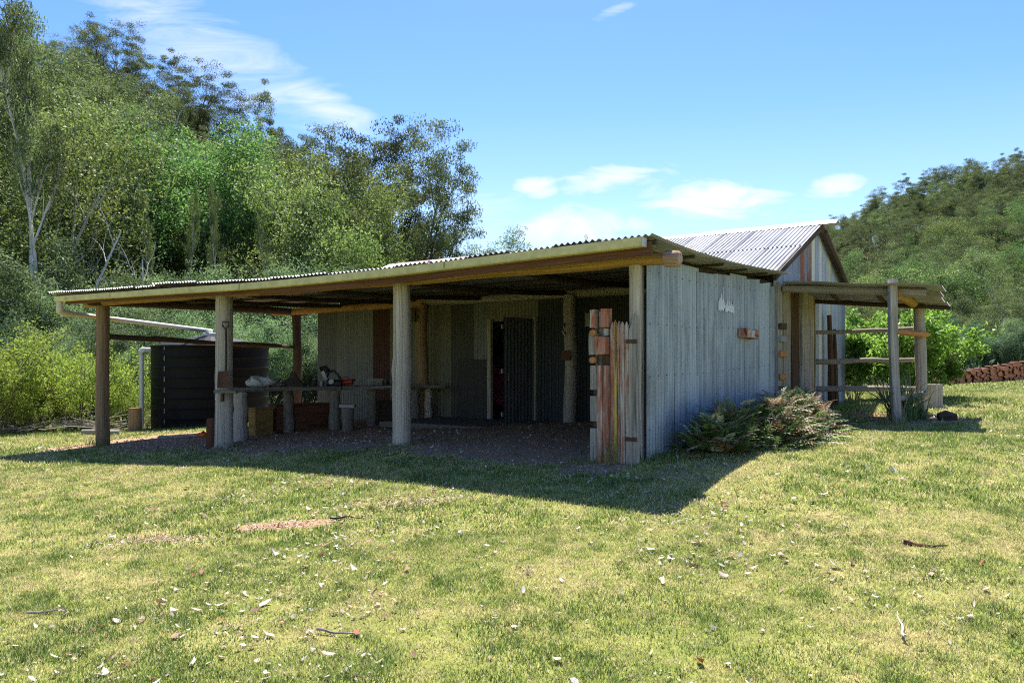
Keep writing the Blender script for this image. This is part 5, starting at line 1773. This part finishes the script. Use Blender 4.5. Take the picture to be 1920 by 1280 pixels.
def grass(name, n, y0, y1, h, wd, seed, label, thin=1.0, xlim=None):
    rg = np.random.default_rng(seed)
    # density even over the ground in the picture wedge and a margin outside it
    yy = np.sqrt(rg.uniform(y0 * y0, y1 * y1, n))
    xx = rg.uniform(-.72, .72, n) * yy + rg.uniform(-.5, .5, n)
    dm = dirt_mask(xx, yy); lm = lawn_mask(xx, yy)
    cl_ = fbm(xx * 5, yy * 5, 2)
    uu, ww = UW(xx, yy)
    inside = (uu > -.02) & (uu < 11.4) & (ww > .35) & (ww < 9.6)
    k_ = (rg.random(n) > dm * 1.15) & (lm > .3) & (rg.random(n) < .35 + 1.1 * cl_) & ~inside
    x, y = xx[k_], yy[k_]; n = len(x)
    z = H(x, y)
    tn = lawn_tone(x, y)
    hh = h * rg.uniform(.45, 1.35, n) * (1.25 - .55 * tn) * (.7 + .6 * fbm(x * 3, y * 3, 2))
    a = rg.uniform(0, 2 * PI, n); tl = rg.uniform(.1, 1.1, n)
    dx = np.cos(a) * tl * hh; dy = np.sin(a) * tl * hh
    b = rg.uniform(0, 2 * PI, n); w2 = wd * rg.uniform(.6, 1.4, n) / 2
    V = np.empty((n, 3, 3))
    V[:, 0] = np.stack([x - np.cos(b) * w2, y - np.sin(b) * w2, z - .004], 1)
    V[:, 1] = np.stack([x + np.cos(b) * w2, y + np.sin(b) * w2, z - .004], 1)
    V[:, 2] = np.stack([x + dx, y + dy, z + hh], 1)
    g1 = np.array([.12, .19, .045]); g2 = np.array([.35, .42, .10]); g3 = np.array([.64, .52, .29]); g4 = np.array([.13, .23, .03])
    q = np.clip(tn + rg.normal(0, .27, n), 0, 1)[:, None]
    c_ = np.where(q < .5, g1 + (g2 - g1) * q * 2, g2 + (g3 - g2) * (q * 2 - 1))
    c_ = c_ * (rg.uniform(.45, 1.3, n) * (.66 + .86 * fbm(x * 22, y * 22, 2)))[:, None]
    odd = rg.random(n); c_[odd > .93] = np.array([.62, .56, .38]); c_[odd < .06] *= .45
    c3 = np.repeat(c_, 3, 0)
    me = mesh_data(name, V.reshape(-1, 3), np.arange(3 * n).reshape(-1, 3), M_grass, smooth=False, attr={'col': c3})
    o = bpy.data.objects.new(name, me); col.objects.link(o)
    return tag(o, label, 'grass', None, 'stuff')


M_grass = colmat('grass_blades', .45)
grass('grass', 420000, 2.2, 6.5, .022, .006, 1, 'short dry mown grass in the foreground of the lawn')
grass('grass', 360000, 6.5, 12.0, .030, .010, 2, 'greener mown grass in front of the shed')
grass('grass', 260000, 12.0, 22.0, .05, .018, 3, 'mown grass around and beyond the shed ends')
grass('grass', 120000, 22.0, 34.0, .06, .035, 4, 'far lawn running up to the firewood stack')

# longer tufts round the post feet and wall bottoms
def clump(px_or_xy, n, rad, h, seed, cols, label, name='grass_tuft', cat='grass', width=.008, group=None, arch=.8, straight=False, kind=None):
    rg = np.random.default_rng(seed)
    x0, y0 = px_or_xy
    V = []; F = []; Cc = []
    for i in range(n):
        a = rg.uniform(0, 6.28); rr = rad * math.sqrt(rg.random())
        bx, by = x0 + rr * math.cos(a), y0 + rr * math.sin(a); bz = hz(bx, by) - .01
        hh = h * rg.uniform(.5, 1.2); a2 = rg.uniform(0, 6.28); tl = rg.uniform(.1, arch)
        wv = np.array([-math.sin(a2), math.cos(a2), 0]) * width / 2
        seg = 4; base = len(V)
        for j in range(seg + 1):
            t = j / seg
            p = np.array([bx + math.cos(a2) * tl * hh * t * t, by + math.sin(a2) * tl * hh * t * t, bz + hh * (t - .35 * tl * t * t)])
            wj = wv * (1 - t) ** .6
            V += [p - wj, p + wj]
        F += [(base + 2 * j, base + 2 * j + 1, base + 2 * j + 3, base + 2 * j + 2) for j in range(seg)]
        cc = np.array(cols[rg.integers(len(cols))]) * rg.uniform(.75, 1.25)
        Cc += [cc] * (2 * (seg + 1))
    loc = np.array([x0, y0, hz(x0, y0)])
    me = mesh_data(name, np.array(V) - loc, np.array(F), M_grass, smooth=True, attr={'col': np.array(Cc)})
    o = bpy.data.objects.new(name, me); o.location = loc; col.objects.link(o)
    return tag(o, label, cat, group, 'stuff' if kind is None and name == 'grass_tuft' else kind)


GC = [(.11, .19, .03), (.20, .27, .06), (.30, .28, .11)]
SC = [(.38, .33, .18), (.30, .27, .12), (.20, .24, .07)]
b = B(11.2, -.15, 0); clump((b.x + .05, b.y), 110, .22, .28, 1, GC, 'tall grass tuft round the foot of the left-hand post')
b = B(7.4, -.25, 0); clump((b.x + .25, b.y), 60, .25, .12, 2, GC, 'grass tuft at the foot of the second post')
b = B(3.55, -.2, 0); clump((b.x, b.y), 60, .22, .09, 3, GC, 'low grass round the foot of the centre post')
b = B(.28, -.28, 0); clump((b.x, b.y), 70, .10, .42, 4, SC, 'dry straw stalks growing at the foot of the red palings', width=.005)
b = B(.6, -.25, 0); clump((b.x, b.y), 80, .2, .10, 5, GC, 'grass at the foot of the notched slab')
b = B(-.15, .2, 0); clump((b.x, b.y), 110, .3, .13, 6, GC, 'green grass along the foot of the iron wall corner')
clump((P(1672, 795, 11.8).x, 11.75), 120, .22, .22, 7, SC, 'dry grass round the thin lean-to post')
pl_ = P(1690, 790, 12.4)
clump((pl_.x, pl_.y), 170, .20, .85, 8, [(.10, .17, .06), (.20, .27, .12), (.34, .36, .22)], 'strappy leaved clump growing between the two lean-to posts', 'strappy_plant', 'plant', .026, arch=1.3)
pl_ = P(1718, 790, 12.6); clump((pl_.x, pl_.y), 70, .18, .5, 9, [(.10, .16, .06), (.18, .24, .10)], 'smaller strappy clump in front of the stout lean-to post', 'strappy_plant', 'plant', .022, arch=1.2)
r = random.Random(77)
for i in range(7):
    px = 560 + i * 60 + r.uniform(-20, 20); d = 10.6 + r.uniform(-.6, .5)
    clump((at(px, d), d), 60, .28, .08, 20 + i, GC, 'low green tuft on the shaded dirt edge before the shed', group='tufts on the dirt edge')

# tank-side grass fringe
for i in range(6):
    a = R(200 + i * 22); clump((TX + (TR + .1) * math.cos(a), TY + (TR + .1) * math.sin(a)), 90, .3, .16, 40 + i, GC, 'grass tuft along the base of the black tank', group='tufts at the tank base')

# ------------------------------------------------------------------ ferns along the iron wall
def frond(rg, base, az, L, lift, cols, V, F, Cc, arch=1.1):
    n = 9
    pts = []
    for j in range(n + 1):
        t = j / n
        rr = L * (t * math.cos(lift) + .18 * t * t)
        z = L * (math.sin(lift) * t - arch * .42 * t * t)
        pts.append(np.array([base[0] + math.cos(az) * rr, base[1] + math.sin(az) * rr, base[2] + z]))
    side = np.array([-math.sin(az), math.cos(az), 0])
    cc = np.array(cols[rg.integers(len(cols))]) * rg.uniform(.7, 1.3)
    for j in range(2, n):
        t = j / n
        w = L * .26 * math.sin(PI * min(1, (t + .12)) ** .8) + .01
        for sg in (-1, 1):
            dr = rg.uniform(-.25, .05)
            a = pts[j]; fw = (pts[min(n, j + 1)] - pts[j - 1]) * .5
            tip = a + side * sg * w + fw * .9 + np.array([0, 0, dr * w])
            mid = a + side * sg * w * .5
            b0 = len(V)
            V += [a, mid + fw * .45 + np.array([0, 0, .004]), tip, mid - fw * .25]
            F.append((b0, b0 + 1, b0 + 2, b0 + 3)); c2 = cc * rg.uniform(.8, 1.2); Cc += [c2] * 4
    for j in range(n):
        b0 = len(V); w = np.array([0, 0, .004])
        V += [pts[j] - w, pts[j] + w, pts[j + 1] + w, pts[j + 1] - w]; F.append((b0, b0 + 1, b0 + 2, b0 + 3)); Cc += [cc * .7] * 4


GR = [(.07, .12, .035), (.10, .17, .05), (.24, .32, .10), (.09, .14, .05), (.42, .44, .30)]
BR = [(.28, .14, .08), (.38, .24, .15), (.20, .11, .07), (.54, .44, .34), (.30, .2, .14)]
r = random.Random(9)
fern_pts = []
for i in range(11):
    t = i / 10
    base = B(-.45 - .28 * math.sin(PI * t) - .1, .75 + 3.5 * t, 0)
    base2 = Vector((base.x + r.uniform(-.1, .1), base.y + r.uniform(-.1, .1)))
    fern_pts.append((base2, t))
flab = ['dark green fern nearest the wall corner', 'dark green fern second from the wall corner', 'bushy green fern below the white paint patch', 'fern with rusty dead fronds in the left half of the row',
        'tall mixed green and brown fern at the middle of the row', 'brown topped fern standing tallest against the iron wall', 'fern with pale glossy fronds right of the tallest one', 'low bright green fern on the lawn side of the row',
        'reddish dead fern before the notched wall post', 'pale brown fern in front of the grey slab wall', 'small rust-coloured fern at the right end of the row']
for i, (b_, t) in enumerate(fern_pts):
    rg = np.random.default_rng(100 + i)
    zg_ = hz(b_.x, b_.y)
    fr = thing('fern', flab[i], 'fern', (b_.x, b_.y, zg_))
    for part, cols, cnt_, lf in (('fronds', GR, int(300 - 150 * t), .8), ('dead_fronds', BR, int(60 + 170 * t), .95)):
        V = []; F = []; Cc = []
        for k in range(cnt_):
            az_ = rg.uniform(0, 6.28); ro = rg.uniform(0, .34)
            base = (b_.x + ro * math.cos(az_), b_.y + ro * math.sin(az_), zg_ - .02 + rg.uniform(0, .42 + .14 * math.sin(PI * t)) * (1 - ro / .5))
            frond(rg, base, az_ + rg.uniform(-.5, .5), rg.uniform(.15, .36), rg.uniform(.5, 1.5), cols, V, F, Cc, rg.uniform(.5, 1.4))
        me = mesh_data(part, np.array(V) - np.array([b_.x, b_.y, zg_]), np.array(F), M_fern if 'M_fern' in globals() else colmat('fern_fronds', .25, .5), smooth=False, attr={'col': np.array(Cc)})
        M_fern = MATS['fern_fronds']
        o = bpy.data.objects.new(part, me); col.objects.link(o); o.parent = fr
# second lawn-side row of low ferns
for i in range(6):
    t = i / 5
    b_ = B(-1.0 - .15 * math.sin(PI * t), 1.3 + 2.6 * t, 0); rg = np.random.default_rng(130 + i); zg_ = hz(b_.x, b_.y)
    V = []; F = []; Cc = []
    for k in range(34):
        az_ = rg.uniform(0, 6.28); ro = rg.uniform(0, .2)
        frond(rg, (b_.x + ro * math.cos(az_), b_.y + ro * math.sin(az_), zg_ - .02), az_, rg.uniform(.25, .5), rg.uniform(.3, 1.2), GR if rg.random() > .45 * t + .1 else BR, V, F, Cc, rg.uniform(.8, 1.5))
    me = mesh_data('low_fern', np.array(V) - np.array([b_.x, b_.y, zg_]), np.array(F), M_fern, smooth=False, attr={'col': np.array(Cc)})
    o = bpy.data.objects.new('low_fern', me); o.location = (b_.x, b_.y, zg_); col.objects.link(o)
    tag(o, 'low fern on the lawn edge of the fern row, ' + ordn(i, 6), 'fern', 'low ferns edging the row')

# ------------------------------------------------------------------ fallen leaves and litter
def litter(name, n, fn, size, cols, seed, label, curl=.4, aspect=.45):
    rg = np.random.default_rng(seed)
    x, y = fn(rg, n); n = len(x)
    z = H(x, y) + size * .25 + .008
    a = rg.uniform(0, 6.28, n); L = size * rg.uniform(.5, 1.5, n); W = L * aspect * rg.uniform(.6, 1.4, n)
    tx = rg.normal(0, .35, n); ty = rg.normal(0, .35, n)
    ca, sa = np.cos(a), np.sin(a)
    # 5x2 strip, curled
    V = np.empty((n, 9, 3)); prof = [(-.5, 0, 1.0), (-.22, .42, .0), (-.22, -.42, .0), (.05, .5, -.2), (.05, -.5, -.2), (.3, .33, .1), (.3, -.33, .1), (.5, 0, .9), (.0, 0, -.35)]
    cz = curl * rg.uniform(.2, 1.3, n)
    for i, (l, w, c_) in enumerate(prof):
        jx = rg.normal(0, .10, n); jy = rg.normal(0, .14, n)
        lx = (l + jx) * L; ly = (w + jy) * W
        V[:, i, 0] = x + lx * ca - ly * sa; V[:, i, 1] = y + lx * sa + ly * ca
        V[:, i, 2] = z + c_ * cz * W + lx * tx + ly * ty
    T3 = np.array([(0, 2, 8), (0, 8, 1), (2, 4, 8), (1, 8, 3), (4, 6, 8), (3, 8, 5), (6, 7, 8), (5, 8, 7)])
    F = (T3[None] + 9 * np.arange(n)[:, None, None]).reshape(-1, 3)
    ci = rg.integers(0, len(cols), n)
    cc = np.array(cols)[ci] * rg.uniform(.75, 1.2, (n, 1))
    me = mesh_data(name, V.reshape(-1, 3), F, M_lit, smooth=False, attr={'col': np.repeat(cc, 9, 0)})
    o = bpy.data.objects.new(name, me); col.objects.link(o)
    return tag(o, label, 'leaves', None, 'stuff')


M_lit = colmat('dry_leaves', .12, .6)


def lawn_pts(rg, n):
    y = np.sqrt(rg.uniform(3.2 ** 2, 16 ** 2, n)); x = rg.uniform(-.7, .7, n) * y
    u, w = UW(x, y)
    den = (.3 + .7 * np.exp(-((x / y + .04) / .28) ** 2)) * (.15 + 1.7 * sstep(.42, .68, fbm(x * .9 + 8, y * .9, 3)))
    k_ = ~((u > -.1) & (w > -.2)) & (rg.random(n) < den)
    return x[k_], y[k_]


litter('fallen_leaves', 13000, lawn_pts, .034, [(.46, .38, .32), (.52, .45, .39), (.36, .28, .22), (.26, .15, .09), (.48, .44, .41), (.30, .26, .2)], 5, 'pale curled dead gum leaves scattered over the lawn', .25)
litter('fallen_leaves', 2400, lawn_pts, .058, [(.50, .44, .39), (.44, .35, .29), (.56, .51, .47), (.24, .08, .04), (.34, .2, .13)], 6, 'larger pale pink curls of bark and leaf lying on the lawn', .35, .42)
litter('leaf_crumbs', 22000, lawn_pts, .018, [(.42, .34, .24), (.5, .45, .36), (.22, .14, .09), (.30, .26, .16)], 7, 'tiny brown leaf crumbs between the grass blades', .5)


def shed_pts(rg, n):
    u = rg.uniform(-.1, 11.6, n); w = rg.uniform(-.9, 4.3, n)
    k_ = rg.random(n) < np.exp(-np.abs(w - .1) / 1.6)
    u, w = u[k_], w[k_]
    return O.x + DU.x * u + DW.x * w, O.y + DU.y * u + DW.y * w


litter('wood_chips', 9000, shed_pts, .032, [(.44, .28, .20), (.52, .38, .30), (.28, .15, .10), (.62, .50, .42), (.2, .11, .08)], 8, 'brown bark chips and gravel on the dirt floor of the shed', .5, .6)


def dirt_pts(rg, n):
    c = [(-2.05, 7.05, .42, .15), (6.7, 12.0, 1.2, .8), (-7.0, 14.2, 2.0, .5), (-3.0, 6.75, .5, .12), (-1.0, 7.6, .6, .18)]
    X, Y = [], []
    for cx_, cy_, rx, ry in c:
        X.append(cx_ + rg.normal(0, rx * .6, n // 5)); Y.append(cy_ + rg.normal(0, ry * .6, n // 5))
    return np.concatenate(X), np.concatenate(Y)


litter('bark_litter', 1500, dirt_pts, .03, [(.30, .18, .13), (.42, .30, .24), (.20, .12, .08), (.5, .42, .36)], 9, 'bark shreds on the bare earth patches', .4, .3)
# a few sticks on the lawn
for i, (px, py, L, a, lab, mt) in enumerate(((88, 1150, .22, .5, 'grey stick lying in the grass at the lower left', M_pole), (630, 1190, .25, -.35, 'pale forked twig lying in the lower middle of the lawn', M_pole), (650, 975, .3, .05, 'thin dark stick on the grass below the centre of the shed', M_dark), (1735, 1027, .28, -.4, 'curled brown strip of bark on the lawn at the right', M_rustlog), (1690, 1175, .45, 1.2, 'thin pale crooked twig at the lower right', M_cloth))):
    d = 1.45 * 1500 / (py - 685) 
    for _ in range(6):
        x = at(px, d); d = (CH - hz(x, d)) * 1500 / (py - 685)
    x = at(px, d); z = hz(x, d) + .022
    m = MB(); m.log(wob((x - L / 2 * math.cos(a), d - L / 2 * math.sin(a), z), (x + L / 2 * math.cos(a), d + L / 2 * math.sin(a), z), 7, .02 if i != 4 else .05, i), lr(.009 if i != 3 else .02, .004 if i != 4 else .003, 7), 6, .1, i)
    o_ = m.build('twig', mt, None); tag(o_, lab, 'twig')
